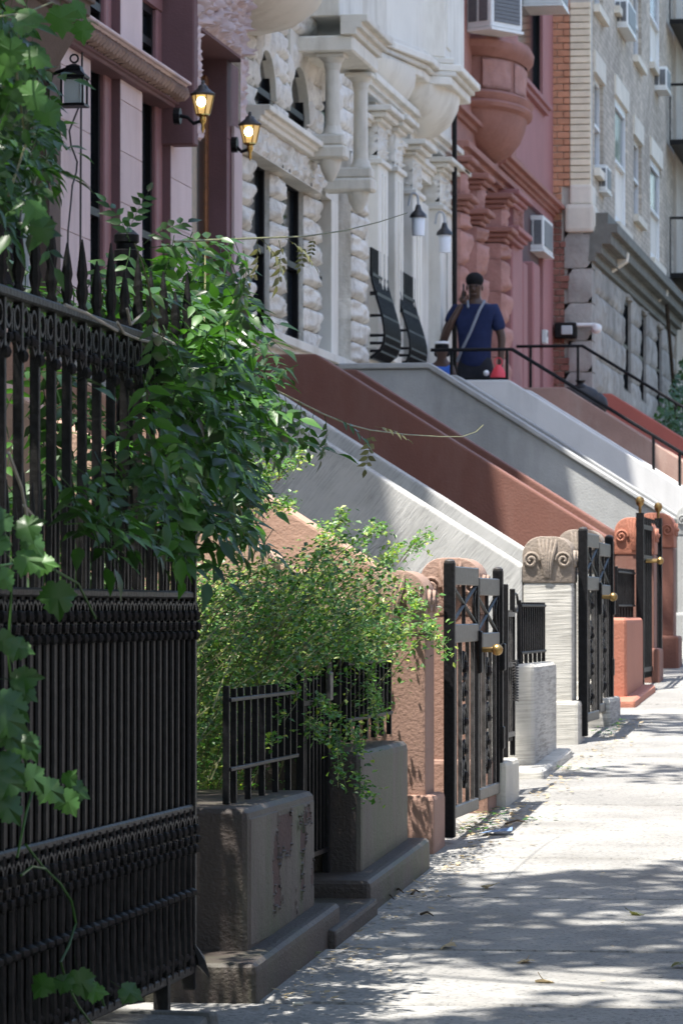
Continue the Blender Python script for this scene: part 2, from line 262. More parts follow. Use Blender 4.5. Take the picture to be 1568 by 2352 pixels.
# ------------------------------------------------------------------ mesh helpers
class MB:
    def __init__(s): s.v = []; s.f = []
    def add(s, vs, fs):
        o = len(s.v); s.v += [tuple(p) for p in vs]; s.f += [tuple(i+o for i in f) for f in fs]; return s
    def box(s, x0, x1, y0, y1, z0, z1):
        x0, x1 = min(x0, x1), max(x0, x1); y0, y1 = min(y0, y1), max(y0, y1); z0, z1 = min(z0, z1), max(z0, z1)
        return s.add([(x0,y0,z0),(x1,y0,z0),(x1,y1,z0),(x0,y1,z0),(x0,y0,z1),(x1,y0,z1),(x1,y1,z1),(x0,y1,z1)],
            [(0,3,2,1),(4,5,6,7),(0,1,5,4),(1,2,6,5),(2,3,7,6),(3,0,4,7)])
    def prism(s, pts, a0, a1, axis='y'):
        """closed outline extruded along an axis: axis y -> pts are (x,z); z -> (x,y); x -> (y,z)"""
        n = len(pts); vs = []
        for a in (a0, a1):
            for p in pts:
                vs.append((p[0], a, p[1]) if axis == 'y' else (p[0], p[1], a) if axis == 'z' else (a, p[0], p[1]))
        fs = [tuple(range(n)), tuple(range(2*n-1, n-1, -1))]
        for i in range(n): j = (i+1) % n; fs.append((i, i+n, j+n, j))
        return s.add(vs, fs)
    def tube(s, pts, r, n=6, cap=True):
        pts = [Vector(p) for p in pts]; rr = r if isinstance(r, (list, tuple)) else [r]*len(pts)
        vs = []; fs = []; prev = None
        for i, p in enumerate(pts):
            t = (pts[min(i+1, len(pts)-1)] - pts[max(i-1, 0)])
            if t.length < 1e-9: t = Vector((0, 0, 1))
            t.normalize()
            if prev is None:
                a = t.orthogonal().normalized()
                if abs(t.z) > 0.9: a = Vector((1, 0, 0)) - t*t.x; a.normalize()
            else:
                a = prev - t*prev.dot(t)
                if a.length < 1e-6: a = t.orthogonal()
                a.normalize()
            prev = a; bvec = t.cross(a)
            for k in range(n):
                w = 2*pi*(k+0.5)/n; vs.append(p + (a*cos(w)+bvec*sin(w))*rr[i])
        for i in range(len(pts)-1):
            for k in range(n):
                k2 = (k+1) % n; fs.append((i*n+k, i*n+k2, (i+1)*n+k2, (i+1)*n+k))
        if cap:
            fs.append(tuple(range(n-1, -1, -1))); fs.append(tuple((len(pts)-1)*n+k for k in range(n)))
        return s.add(vs, fs)
    def lathe(s, prof, c, n=12, sx=1.0, sy=1.0, a0=0.0, a1=2*pi):
        """profile of (radius, z) turned about the upright through c"""
        vs = []; fs = []; full = abs(a1-a0-2*pi) < 1e-6; m = n if full else n+1
        for (r, z) in prof:
            for k in range(m):
                w = a0+(a1-a0)*k/n; vs.append((c[0]+r*cos(w)*sx, c[1]+r*sin(w)*sy, c[2]+z))
        for i in range(len(prof)-1):
            for k in range(n):
                k2 = (k+1) % m; fs.append((i*m+k, i*m+k2, (i+1)*m+k2, (i+1)*m+k))
        if full:
            fs.append(tuple(range(m-1, -1, -1))); fs.append(tuple((len(prof)-1)*m+k for k in range(m)))
        return s.add(vs, fs)
    def sphere(s, c, r, n=8, sc=(1, 1, 1)):
        m = max(4, n//2+1); vs = []; fs = []
        for i in range(m+1):
            ph = pi*i/m
            for k in range(n):
                w = 2*pi*k/n; vs.append((c[0]+r*sc[0]*sin(ph)*cos(w), c[1]+r*sc[1]*sin(ph)*sin(w), c[2]+r*sc[2]*cos(ph)))
        for i in range(m):
            for k in range(n): k2 = (k+1) % n; fs.append((i*n+k, (i+1)*n+k, (i+1)*n+k2, i*n+k2))
        return s.add(vs, fs)
    def ring(s, c, r, t, plane='yz', n=10, m=5, a0=0, a1=2*pi):
        pts = []
        for k in range(n+1):
            w = a0+(a1-a0)*k/n; u, v = r*cos(w), r*sin(w)
            pts.append((c[0], c[1]+u, c[2]+v) if plane == 'yz' else (c[0]+u, c[1], c[2]+v) if plane == 'xz' else (c[0]+u, c[1]+v, c[2]))
        return s.tube(pts, t, m, cap=abs(a1-a0) < 6.2)
    def build(s, name, mat, parent=None, bevel=0.0, smooth=False, seg=1, origin=None):
        me = bpy.data.meshes.new(name); me.from_pydata(s.v, [], s.f)
        bm = bmesh.new(); bm.from_mesh(me)
        if bevel:
            es = [e for e in bm.edges if len(e.link_faces) == 2 and e.calc_face_angle(0) > 0.35]
            bmesh.ops.bevel(bm, geom=es, offset=bevel, segments=seg, affect='EDGES', clamp_overlap=True, profile=0.6)
        bmesh.ops.recalc_face_normals(bm, faces=bm.faces)
        if origin is None:
            xs = [v.co for v in bm.verts]
            mn = Vector((min(v.x for v in xs), min(v.y for v in xs), min(v.z for v in xs))); mxv = Vector((max(v.x for v in xs), max(v.y for v in xs), max(v.z for v in xs)))
            origin = Vector(((mn.x+mxv.x)/2, (mn.y+mxv.y)/2, mn.z))
        origin = Vector(origin)
        for v in bm.verts: v.co -= origin
        bm.to_mesh(me); bm.free()
        if smooth:
            for p in me.polygons: p.use_smooth = True
            try: me.set_sharp_from_angle(angle=radians(42))
            except Exception: pass
        me.materials.append(mat)
        o = bpy.data.objects.new(name, me); COL.objects.link(o)
        place(o, origin, parent)
        return o
WL = {}
def place(o, loc, parent=None):
    """world location for unrotated, unscaled parents"""
    loc = Vector(loc); WL[o.name] = loc
    if parent is not None:
        o.parent = parent; o.location = loc - WL[parent.name]
    else: o.location = loc
def inst(src, loc, parent=None, scale=None, rot=None, name=None):
    o = src.copy(); COL.objects.link(o)
    if name: o.name = name
    o.parent = None; place(o, loc, parent)
    if scale is not None: o.scale = scale
    if rot is not None: o.rotation_mode = 'QUATERNION'; o.rotation_quaternion = rot
    return o
def tag(o, label, cat, group=None):
    o['label'] = label; o['category'] = cat
    if group: o['group'] = group
    return o
def thing(name, label, cat, loc, group=None):
    o = bpy.data.objects.new(name, None); COL.objects.link(o); o.empty_display_size = 0.2
    place(o, loc); return tag(o, label, cat, group)
def struct(o): o['kind'] = 'structure'; return o
def stuff(o): o['kind'] = 'stuff'; return o
def rockbox(x0, x1, y0, y1, z0, z1, bulge=0.05, seed=0, face='+x', n=5, m=None, rough=0.5):
    """a quarry-faced block: flat sides and a bulging broken face"""
    mb = MB(); m = m or n
    vs = []; fs = []
    for j in range(m+1):
        for i in range(n+1):
            u, v = i/n, j/m
            e = (1-abs(2*u-1)**5)*(1-abs(2*v-1)**5)
            nz = noise.noise(Vector((u*2.3+seed*3.1, v*2.1-seed*1.7, seed*0.9)))+.45*noise.noise(Vector((u*6.5+seed, v*6.1-seed, seed*1.9)))
            h = bulge*(e**0.7)*(1+nz*rough*1.1)
            if face == '+x': vs.append((x1+h, y0+(y1-y0)*u, z0+(z1-z0)*v))
            else: vs.append((x0+(x1-x0)*u, y0-h, z0+(z1-z0)*v))
    W = n+1
    for j in range(m):
        for i in range(n): fs.append((j*W+i, j*W+i+1, (j+1)*W+i+1, (j+1)*W+i))
    mb.add(vs, fs)
    mb.box(x0, x1, y0, y1, z0, z1)
    return mb
# ------------------------------------------------------------------ ground, road, kerb, sidewalk
def sheet(name, x0, x1, y0, y1, dz, mat, ny=1):
    vs = []; fs = []
    for j in range(ny+1):
        y = y0+(y1-y0)*j/ny
        vs += [(x0, y, G(y)+dz), (x1, y, G(y)+dz)]
    for j in range(ny): fs.append((2*j, 2*j+1, 2*j+3, 2*j+2))
    return struct(MB().add(vs, fs).build(name, mat, origin=(0, 0, 0)))
sheet('ground', -300, 300, -120, 900, -0.20, asph)
sheet('road', 2.6, 12.0, -60, 200, -0.13, asph)
yard = sheet('areaway_paving', -12, -2.1, -40, 120, -0.03, curb_s)
sw = sheet('sidewalk', -2.45, 2.44, -30, 110, -0.018, dirt)
def slab_mesh(w, l):
    mb = MB(); nx, ny = 4, 4; vs = []; fs = []
    mb.box(-w/2, w/2, -l/2, l/2, -0.05, 0)
    return mb
slab0 = None
ys = [7.6]
# joints measured from the photograph; regular beyond
for px_y in (2312, 2184, 2063, 1971, 1907, 1848):
    d = ray(1300, px_y); 
    t = -EYE/(d.z-GR*d.y); ys.append(d.y*t)
while ys[-1] < 60: ys.append(ys[-1]+1.42)
ys = [ys[0]-1.42*k for k in range(8, 0, -1)] + ys
k = 0
for i in range(len(ys)-1):
    for (x0, x1) in ((-2.44, -0.52), (-0.50, 1.0), (1.02, 2.42)):
        if ys[i] > 32 and x0 > -1: continue
        g = 0.034 if R.random() < 0.6 else 0.05
        y0, y1 = ys[i]+g/2, ys[i+1]-g/2
        t = R.uniform(-0.003, 0.004)
        mb = MB(); mb.add([(x0, y0, G(y0)-0.06), (x1, y0, G(y0)-0.06), (x1, y1, G(y1)-0.06), (x0, y1, G(y1)-0.06),
                 (x0, y0, G(y0)+t), (x1, y0, G(y0)+t*0.3), (x1, y1, G(y1)+t), (x0, y1, G(y1)-t*0.3)],
                [(0,3,2,1),(4,5,6,7),(0,1,5,4),(1,2,6,5),(2,3,7,6),(3,0,4,7)])
        o = mb.build('slab', walk, sw, bevel=0.006)
kb = MB()
for i in range(-10, 32):
    y0, y1 = i*3+0.01, i*3+2.99
    kb.add([(2.44, y0, G(y0)-0.16), (2.6, y0, G(y0)-0.16), (2.6, y1, G(y1)-0.16), (2.44, y1, G(y1)-0.16),
            (2.44, y0, G(y0)), (2.6, y0, G(y0)), (2.6, y1, G(y1)), (2.44, y1, G(y1))],
           [(0,3,2,1),(4,5,6,7),(0,1,5,4),(1,2,6,5),(2,3,7,6),(3,0,4,7)])
struct(kb.build('kerb', kerb_m))
far_walk = sheet('far_pavement', 12.0, 15.5, -60, 200, 0.0, walk)
# ------------------------------------------------------------------ stoops
LC, HC, LN, HN = 4.43, 2.23, 2.13, 1.11
def carved_cap(parent, D, z, mat, y_side=-1):
    """rounded newel head with two eye scrolls and a fluted leaf between them, on the front; scroll ends on the street side"""
    w = 0.27; x0, x1 = -LN-w, -LN; r = 0.10; top = HN-0.86
    prof = [(x0, 0), (x1, 0)]
    for k in range(7): a = pi/2*k/6; prof.append((x1-r+r*cos(a), 0.25-r+r*sin(a)))
    for k in range(7): a = pi/2+pi/2*k/6; prof.append((x0+r+r*cos(a), 0.25-r+r*sin(a)))
    mb = MB(); mb.prism([(p[0], p[1]+z) for p in prof], D-0.006, D+w+0.006, 'y')
    c = mb.build('carved_cap', mat, parent, bevel=0.012, smooth=True, seg=2)
    ob = MB(); yf = D-0.012
    for sx in (-1, 1):
        cx = (x0+x1)/2+sx*0.088; cz = z+0.13
        sp_ = []
        for q in range(22):
            a = q*0.5; rr_ = 0.046*(1-q/25.0); sp_.append((cx-sx*rr_*cos(a)*.95, yf+.002-.010*q/22, cz-.008+rr_*sin(a)))
        ob.tube(sp_, [0.0105*(1-.4*q/22) for q in range(22)], 6)
        # the same scroll on the street side
        ob.ring((x1+0.004, D+w/2+sx*0.07, cz), 0.038, 0.010, 'yz', 12, 5)
        ob.sphere((x1+0.008, D+w/2+sx*0.07, cz), 0.016, 8)
    for k in range(-2, 3):
        ob.tube([((x0+x1)/2+k*0.007, yf, z+0.03), ((x0+x1)/2+k*0.011, yf-0.012, z+0.11), ((x0+x1)/2+k*0.020, yf-0.006, z+0.19), ((x0+x1)/2+k*0.024, yf+0.01, z+0.235)], [0.005, 0.010, 0.010, 0.006], 6)
    ob.build('scroll', mat, c, smooth=True)
    return c
def newel(parent, D, z, mb_mat, cap_mat, near=True, zoff=0):
    w = 0.27
    nw = MB().box(-LN-w+0.004, -LN-0.004, D, D+w, z-0.15, z+0.862).build('newel', mb_mat, parent, bevel=0.012, seg=2)
    MB().box(-LN-w-0.03, -LN+0.035, D-0.04, D+w+0.04, z-0.15, z+0.23).build('plinth', mb_mat, nw, bevel=0.02, seg=2)
    # cap belongs to the newel
    c = carved_cap(parent, D, z+0.86, cap_mat)
    return nw
def stoop(D, name, label, ma, mb_, capm, cap2=None, dzb=0.0, gap=1.82, land=None, nm=None, coping=False, newels=True, matb=None):
    z = G(D); T = thing(name, label, 'stoop', (-3.6, D+gap/2, z), 'stoops in front of the row houses')
    w = 0.26
    for i, (dd, dz) in enumerate(((0, 0), (gap, dzb))):
        m = ma if i == 0 else (matb or ma)
        pr = [(-5.6, -0.3), (-5.6, HC), (-LC, HC), (-LN-0.27, 0.95), (-LN-0.27, -0.3)]
        o = MB().prism([(p[0], p[1]+z+dz) for p in pr], D+dd, D+dd+w, 'y').build('cheek_wall', m, T, bevel=0.014, seg=2)
        if coping:
            cp = [(-5.6, HC+0.004), (-5.6, HC+0.05), (-LC+0.01, HC+0.05), (-LN-0.28, 1.0), (-LN-0.28, 0.955), (-LC, HC+0.004)]
            MB().prism([(p[0], p[1]+z+dz) for p in cp], D+dd-0.03, D+dd+w+0.03, 'y').build('coping', m, o, bevel=0.008)
        if newels: newel(T, D+dd, z+(G(dd) if i else 0), nm or m, capm if i == 0 else (cap2 or capm))
    n = 9; run = (LC-LN-0.35)/n
    st = None
    for k in range(n):
        x1 = -LN-0.35-run*k; h = 0.172*(k+1)
        loc = (x1-run/2, D+w+(gap-w)/2, z-0.1+h-0.172)
        if st is None:
            st = MB().box(-run/2-0.15, run/2+0.02, -(gap-w)/2+0.002, (gap-w)/2-0.002, 0, 0.17).build('step', m, T, bevel=0.01, origin=(0, 0, 0)); place(st, loc, T)
        else: inst(st, loc, T)
    MB().box(-5.3, -LC-0.12, D+w+0.002, D+gap-0.002, z, z+1.50).build('landing', m, T)
    return T
DS = [16.1, 22.05, 27.75, 33.6, 39.5, 45.0, 50.8]
st_tan = stoop(DS[0], 'stoop', 'tan stucco stoop with lit side wall right behind the leafy bush', tan_s, tan_s, cap_s, dzb=0.075, matb=tan_s, nm=newel_s)
st_grey = stoop(DS[1], 'stoop', 'brush-streaked grey cement stoop between the tan one and the dark red-brown one', grey_c, grey_c, cap_g, nm=grey_n)
st_brown = stoop(DS[2], 'stoop', 'smooth dark red-brown painted stoop turning orange in the sun', brown_s, brown_s, orange_s)
st_g2 = stoop(DS[3], 'stoop', 'cloudy grey cement stoop with a raised coping beyond the red-brown stoop', grey_w, grey_w, grey_w, coping=True)
st_g3 = stoop(DS[4], 'stoop', 'pale smooth grey stoop carrying the black handrail where the man stands', grey_l, grey_l, grey_l)
st_t2 = stoop(DS[5], 'stoop', 'mottled pinkish brown stoop beyond the black handrail', tan_w, tan_w, tan_w)
st_red = stoop(DS[6], 'stoop', 'farthest stoop with bright red painted side wall', red_s, red_s, red_s)

# ------------------------------------------------------------------ handrails on the far stoops
def handrail(D, zl, label, gap_far, top_h=0.30, xr=(-5.2, -LC-0.02), end=-1.9, extra=True):
    z = G(D)+HC
    T = thing('handrail', label, 'handrail', (-4, D+0.13, z))
    y = D+0.13; r = 0.022
    dn = 0.61*(1.0)
    a = Vector((xr[0], y, z+top_h)); b = Vector((-LC+0.02, y, z+top_h)); c = Vector((end, y, z+top_h-(LC+end)*0.615))
    MB().tube([a, b, c], 0.019, 8).build('rail', iron, T, smooth=True)
    posts = [-5.0, -4.46] + ([-3.05, -2.8] if extra else [-2.6])
    p0 = None
    for i, x in enumerate(posts):
        base = z+0.02 if x < -LC else z-(LC+x)*0.615
        tp = z+top_h if x < -LC else z+top_h-(LC+x)*0.615
        o = MB().box(x-0.014, x+0.014, y-0.014, y+0.014, base-0.03, tp).build('post', iron, T)
    MB().box(-5.0, -4.46, y-0.015, y+0.015, z+0.006, z+0.03).build('bottom_bar', iron, T)
    return T
h1 = handrail(DS[4], 0, 'black handrail on the pale grey stoop in front of the man', 1.8)
h2 = handrail(DS[5]+1.7, 0, 'farther black handrail level with the dull red stoop', 1.8, 0.5, xr=(-5.3, -LC), extra=False)

# ------------------------------------------------------------------ garden piers, plinths, curb and railings along the sidewalk
def pier(D0, D1, label, m, L=2.12, w=0.42, h=0.535, name='garden_wall', foot=0.12, peel=False):
    z = G(D0); zz = (G(D0)+G(D1))/2
    T = thing(name, label, 'garden wall', (-L-w/2, (D0+D1)/2, z), 'low garden walls along the sidewalk')
    body = MB().box(-L-w, -L, D0, D1, z-0.1, z+h)
    b = body.build('body', m, T, bevel=0.035, seg=3)
    n = 6; mb = MB()
    x0, x1 = -L-w-0.05, -L+0.075; y0, y1 = D0-0.28, D1+0.06
    pts = [(x0, y0), (x1, y0), (x1, y1), (x0, y1)]
    vs = [(p[0], p[1], G(p[1])-0.15) for p in pts]+[(p[0], p[1], G(p[1])+foot) for p in pts]
    mb.add(vs, [(0,3,2,1),(4,5,6,7),(0,1,5,4),(1,2,6,5),(2,3,7,6),(3,0,4,7)])
    mb.build('plinth', m, T, bevel=0.028, seg=3)
    return T
p1 = pier(DX(568, 2.12), DX(724, 2.12), 'nearest garden wall of peeling brown paint with a low railing on top', pier_s, foot=0.115)
# flaking paint on the street face: thin raised flakes with curled edges and a bared hollow
flake_under = stone('bared_reddish_stone', (0.068, 0.040, 0.034), 0.25, 8, 0.8, 0.6, 80)
flake_edge = stone('greyed_paint', (0.17, 0.155, 0.135), 0.25, 8, 0.6, 0.5, 80, spec=0.4)
def flake(px, py, w, h, seed, depth=0.004, mat=None, tilt=0):
    c = at(px, py, 2.12); rr = random.Random(seed); pts = []
    n = 13
    for k in range(n):
        a = 2*pi*k/n; q = 0.62+0.5*rr.random()
        u, v = cos(a)*w*q, sin(a)*h*q
        pts.append((c.y+u+v*tilt, c.z+v))
    mb = MB(); mb.prism(pts, -2.119, -2.12+0.0+depth, 'x')
    return mb
for i, (px, py, w, h, tl) in enumerate([(667, 1868, .028, .008, .2), (640, 2035, .014, .006, .2)]):
    flake(px, py, w, h, i+5, .008, tilt=tl).build('paint_flake', pier_p, p1, bevel=0.0015)
def peel_sheet(D0, D1, z0, z1, seed, t0, parent, under):
    nu, nv = 104, 84; vs = []; fs = []; hs_ = []
    for j in range(nv+1):
        for i in range(nu+1):
            u, v = i/nu, j/nv; y = D0+(D1-D0)*u; z = z0+(z1-z0)*v
            n_ = noise.noise(Vector((y*5.2+seed, z*3.4, seed)))+.45*noise.noise(Vector((y*15, z*9, seed+4)))+.18*noise.noise(Vector((y*40, z*28, seed+9)))
            t = t0+.9*max(0, abs(u-.46)-.26)+.9*max(0, abs(v-.58)-.27)
            edge = min(u, 1-u, v, 1-v)
            q = n_-t
            h = -.004 if q > 0 else .0025+.008*max(0, 1+q/.07)**2
            if edge < .004: h = -.004
            hs_.append(h); vs.append((-2.12+h, y, z))
    W = nu+1
    for j in range(nv):
        for i in range(nu):
            f4 = (j*W+i, j*W+i+1, (j+1)*W+i+1, (j+1)*W+i)
            if max(hs_[k] for k in f4) > -.003: fs.append(f4)
    MB().add(vs, fs).build('peeling_paint', pier_p, parent, smooth=True)
    MB().box(-2.13, -2.1188, D0+.02, D1-.02, z0+.02, z1-.02).build('bared_stone', under, parent)
_g = G(DX(568, 2.12))
peel_sheet(DX(568, 2.12)+.035, DX(724, 2.12)-.03, _g+.125, _g+.505, 3.3, .30, p1, flake_under)
p2 = pier(DX(828, 2.12), DX(938, 2.12), 'green-stained garden wall just beyond the small black gate', pier_p, foot=0.115)
st = MB(); y0, y1 = DX(750, 2.05), DX(848, 2.05)
st.add([(x, y, G(y)+dz) for dz in (-0.15, 0.055) for (x, y) in ((-2.7, y0), (-2.02, y0), (-2.02, y1), (-2.7, y1))], [(0,3,2,1),(4,5,6,7),(0,1,5,4),(1,2,6,5),(2,3,7,6),(3,0,4,7)])
tag(st.build('gate_step', pier_s, bevel=0.015, seg=2), 'low dark stone sill under the small black gate', 'step')
def pier_at(xa, xb, label, m, **k): return pier(DX(xa, 2.12), DX(xb, 2.12), label, m, **k)
p3 = pier_at(1226, 1278, 'wavy-trowelled grey cement garden wall beside the grey newel', grey_n, foot=0.045)
p4 = pier_at(1438, 1476, 'reddish brown garden wall far along the sidewalk with a short railing', orange_s, foot=0.05)
# second row further on, before the areaway gates
blk = MB(); y0, y1 = DX(1162, 2.05), DX(1192, 2.05)
blk.box(-2.5, -2.05, y0, y1, G(y0)-0.1, G(y0)+0.20)
tag(blk.build('stone_block', stone('plain_cement_block', (0.46, 0.44, 0.38), 0.15, 4, 0.9, 0.5, 60), bevel=0.02, seg=2), 'low cement block at the foot of the thin gate post with the spring', 'stone block')
blk = MB(); y0, y1 = DX(1400, 2.05), DX(1424, 2.05)
blk.box(-2.5, -2.05, y0, y1, G(y0)-0.1, G(y0)+0.16)
tag(blk.build('stone_block', grey_n, bevel=0.02, seg=2), 'small pale cement block past the second gate', 'stone block')
# worn stone curb under the tall iron fence
cb = MB(); cy1 = DX(516, 2.0)
yy = [6.5+0.4*k for k in range(int((cy1-6.5)/0.4)+1)]+[cy1]
for j in range(len(yy)-1):
    a, b = yy[j], yy[j+1]; t = [R.uniform(-0.012, 0.012) for _ in range(2)]
    cb.add([(-2.6, a, G(a)-0.2), (-1.99+t[0], a, G(a)-0.2), (-1.99+t[1], b, G(b)-0.2), (-2.6, b, G(b)-0.2), (-2.6, a, G(a)+0.09), (-2.02+t[0], a, G(a)+0.085+t[1]), (-2.02+t[1], b, G(b)+0.085+t[0]), (-2.6, b, G(b)+0.09)],
           [(0,3,2,1),(4,5,6,7),(0,1,5,4),(1,2,6,5),(2,3,7,6),(3,0,4,7)])
struct(cb.build('fence_curb', curb_s, bevel=0.012, seg=2))

def railing(xa, xb, y_top, y_rail, y_low, y_foot, L, label, spacing=0.115, post=0.02, xq=None, grp='low black railings on the garden walls', bar=0.009, topbars=True, posts=True):
    """y values read at the near post"""
    Da, Db = DX(xa, L), DX(xb, L)
    zt, zr, zl, zf = [ZX(xa, y, L) for y in (y_top, y_rail, y_low, y_foot)]
    T = thing('railing', label, 'railing', (-L, (Da+Db)/2, zf), grp)
    MB().box(-L-post/2, -L+post/2, Da-post/2, Da+post/2, zf-0.01, zt).build('post', iron, T, bevel=0.003)
    for z in (zr, zl):
        MB().box(-L-0.009, -L+0.016, Da, Db, z-0.006, z+0.006).build('rail', iron_grey if False else iron, T, bevel=0.002)
    n = max(2, int((Db-Da)/spacing)); b0 = None
    for k in range(1, n+1):
        y = Da+(Db-Da)*k/n
        if b0 is None:
            b0 = MB().box(-bar, bar, -bar, bar, 0, zt-zl-0.01).build('bar', iron, T, bevel=0.002, origin=(0, 0, 0)); place(b0, (-L, y, zl), T)
            f0 = None
        else: inst(b0, (-L, y, zl), T)
    for k in range(1, n+1, 2):
        y = Da+(Db-Da)*k/n
        if f0 is None:
            f0 = MB().box(-bar, bar, -bar, bar, 0, zl-zf+0.02).build('foot', iron, T, origin=(0, 0, 0)); place(f0, (-L, y+0.0, zf-0.02), T)
        else: inst(f0, (-L, y, zf-0.02), T)
    return T
r1 = railing(520, 676, 1575, 1608, 1768, 1840, 2.22, 'low black railing on the nearest peeling garden wall', 0.115)
r2 = railing(790, 893, 1520, 1525, 1655, 1695, 2.22, 'low black railing half hidden by the bush on the green-stained wall', 0.10)
r3 = railing(1191, 1247, 1378, 1391, 1500, 1535, 2.2, 'short close-barred railing on the grey cement garden wall', 0.10)
r4 = railing(1414, 1453, 1300, 1313, 1391, 1418, 2.2, 'short close-barred railing on the reddish far garden wall', 0.10)

# ------------------------------------------------------------------ gates
brass_d = plain('tarnished_brass', (0.30, 0.20, 0.08), 0.38, 0.9, 0.2, 0.3)
def low_gate():
    L = 2.24
    Da, Db = DX(690, L), DX(772, L)
    zb = ZX(772, 2055, L)
    T = thing('garden_gate', 'small plain black gate between the two brown garden walls', 'gate', (-L, (Da+Db)/2, zb))
    MB().box(-L-0.016, -L+0.016, Db-0.016, Db+0.016, zb-0.03, ZX(772, 1510, L)).build('hinge_post', iron, T, bevel=0.003)
    De = DX(748, L)
    zt, zr, zl, zf = [ZX(748, y, L) for y in (1530, 1608, 1950, 2014)]
    MB().box(-L-0.013, -L+0.013, De-0.013, De+0.013, zf, zt).build('stile', iron, T, bevel=0.003)
    MB().box(-L-0.013, -L+0.013, Da-0.013, Da+0.013, zf, zt).build('stile', iron, T, bevel=0.003)
    for z in (zr, zl): MB().box(-L-0.008, -L+0.012, Da, De, z-0.008, z+0.008).build('rail', iron, T)
    n = 7; b0 = None
    for k in range(1, n):
        y = Da+(De-Da)*k/n
        if not b0:
            b0 = MB().box(-0.007, 0.007, -0.007, 0.007, 0, zt-zl-0.03).build('bar', iron, T, origin=(0, 0, 0)); place(b0, (-L, y, zl), T)
        else: inst(b0, (-L, y, zl), T)
    # latch and grey smears of old tape
    MB().box(-L+0.012, -L+0.03, De-0.09, De-0.02, zr+0.0, zr+0.10).build('latch', iron_grey, T, bevel=0.004)
    MB().tube([(-L+0.02, De-0.075, zr), (-L+0.02, De-0.075, zt+0.01), (-L+0.02, De-0.03, zt+0.012), (-L+0.02, De-0.03, zr)], 0.006, 5).build('chain', iron_grey, T, smooth=True)
    return T
low_gate()
def scroll_strip(mb, L, D, z0, z1, r, w=0.006):
    """wavy wrought scrolls stacked in a narrow upright panel"""
    n = max(2, int((z1-z0)/(2.1*r)))
    st = (z1-z0)/n
    for k in range(n):
        zc = z0+st*(k+0.5); s = 1 if k % 2 else -1
        pts = []
        for j in range(9):
            a = j/8*1.6*pi
            q = r*(1-0.06*j)
            pts.append((-L, D+s*q*cos(a)*0.9, zc+q*sin(a)*0.95))
        mb.tube(pts, w, 5)
        mb.sphere((-L+0.004, D, zc), w*1.9, 6)
def ornate_gate(L, D0, D1, y_post, x_post, y_bot, label, knob=True, post_w=0.045, plate=True, hh=None):
    zb = ZX(x_post, y_bot, L); zt = ZX(x_post, y_post, L); H = zt-zb
    T = thing('ornate_gate', label, 'gate', (-L, (D0+D1)/2, zb), 'wrought iron stoop gates')
    for i, D in enumerate((D0, D1)):
        p = MB().box(-L-post_w/2, -L+post_w/2, D-post_w/2, D+post_w/2, zb+(G(D-D0)), zt-(0.0 if i == 0 else 0.015)).build('post', iron, T, bevel=0.006, seg=2)
        MB().sphere((-L, D, zt-(0.0 if i == 0 else 0.015)), post_w*0.52, 8, (1, 1, 0.6)).build('ball_cap', iron_grey, p, smooth=True)
    mid = D0+(D1-D0)*0.52; g0 = 0.07
    for i, (a, b) in enumerate(((D0+0.045, mid-0.01), (mid+0.01, D1-0.045))):
        top = zt-0.015-(0.04 if i == 1 else 0.0); bot = zb+g0+G(a-D0)
        leaf_ = T
        for y in (a, b): MB().box(-L-0.012, -L+0.012, y-0.013, y+0.013, bot, top).build('stile', iron, leaf_, bevel=0.003)
        for (z0, z1, mm) in ((top-0.075, top, iron_grey), (top-0.31, top-0.235, iron_grey), (bot, bot+0.05, iron_grey)):
            MB().box(-L-0.010, -L+0.014, a+0.013, b-0.013, z0, z1).build('cross_plate', mm, leaf_, bevel=0.004)
        # star of crossed twisted rods in the upper square
        sp = MB(); cy = (a+b)/2; cz = top-0.155; hw = (b-a)/2-0.015
        for (u, v) in ((1, 0.075), (-1, 0.075)):
            sp.tube([(-L, cy-hw*u, cz-0.078), (-L, cy, cz), (-L, cy+hw*u, cz+0.078)], 0.009, 5)
        sp.tube([(-L, cy, cz-0.08), (-L, cy, cz+0.08)], 0.009, 5)
        for s in (-1, 1): sp.ring((-L, cy+s*hw, cz), 0.06, 0.008, 'yz', 8, 5, pi/2 if s > 0 else -pi/2, 3*pi/2 if s > 0 else pi/2)
        sp.build('star_panel', iron, leaf_, smooth=True)
        z0, z1 = bot+0.05, top-0.31
        q = (b-a)/5
        for y in (a+q*0.7, a+q*1.75, b-q*1.75, b-q*0.7):
            MB().box(-L-0.008, -L+0.008, y-0.008, y+0.008, z0, z1).build('bar', iron_grey, leaf_)
        sc = MB(); scroll_strip(sc, L, (a+b)/2, z0, z1, q*0.5, .010); scroll_strip(sc, L, (a+b)/2, z0+.03, z1-.03, q*0.32, .008); stuff(sc.build('scroll_panel', iron, leaf_, smooth=True))
    if knob:
        y = mid+0.0; z = zt-0.36
        MB().box(-L+0.008, -L+0.028, y-0.03, y+0.03, z-0.10, z+0.08).build('lock_plate', iron, T, bevel=0.006)
        kb = MB().tube([(-L+0.02, y, z), (-L+0.075, y, z)], 0.012, 8); kb.sphere((-L+0.09, y, z), 0.025, 12); kb.build('knob', brass_d, T, smooth=True)
    # closer box on the far post
    MB().box(-L-0.02, -L+0.035, D1-0.045, D1+0.02, zt-0.46, zt-0.34).build('hinge', iron, T, bevel=0.005)
    MB().box(-L-0.02, -L+0.03, D1-0.04, D1+0.02, zb+0.3, zb+0.40).build('hinge', iron_old, T, bevel=0.005)
    return T
g1 = ornate_gate(2.09, DX(1032, 2.09), DX(1143, 2.09), 1291, 1030, 1925, 'nearest wrought iron double gate with star panels and a brass knob')
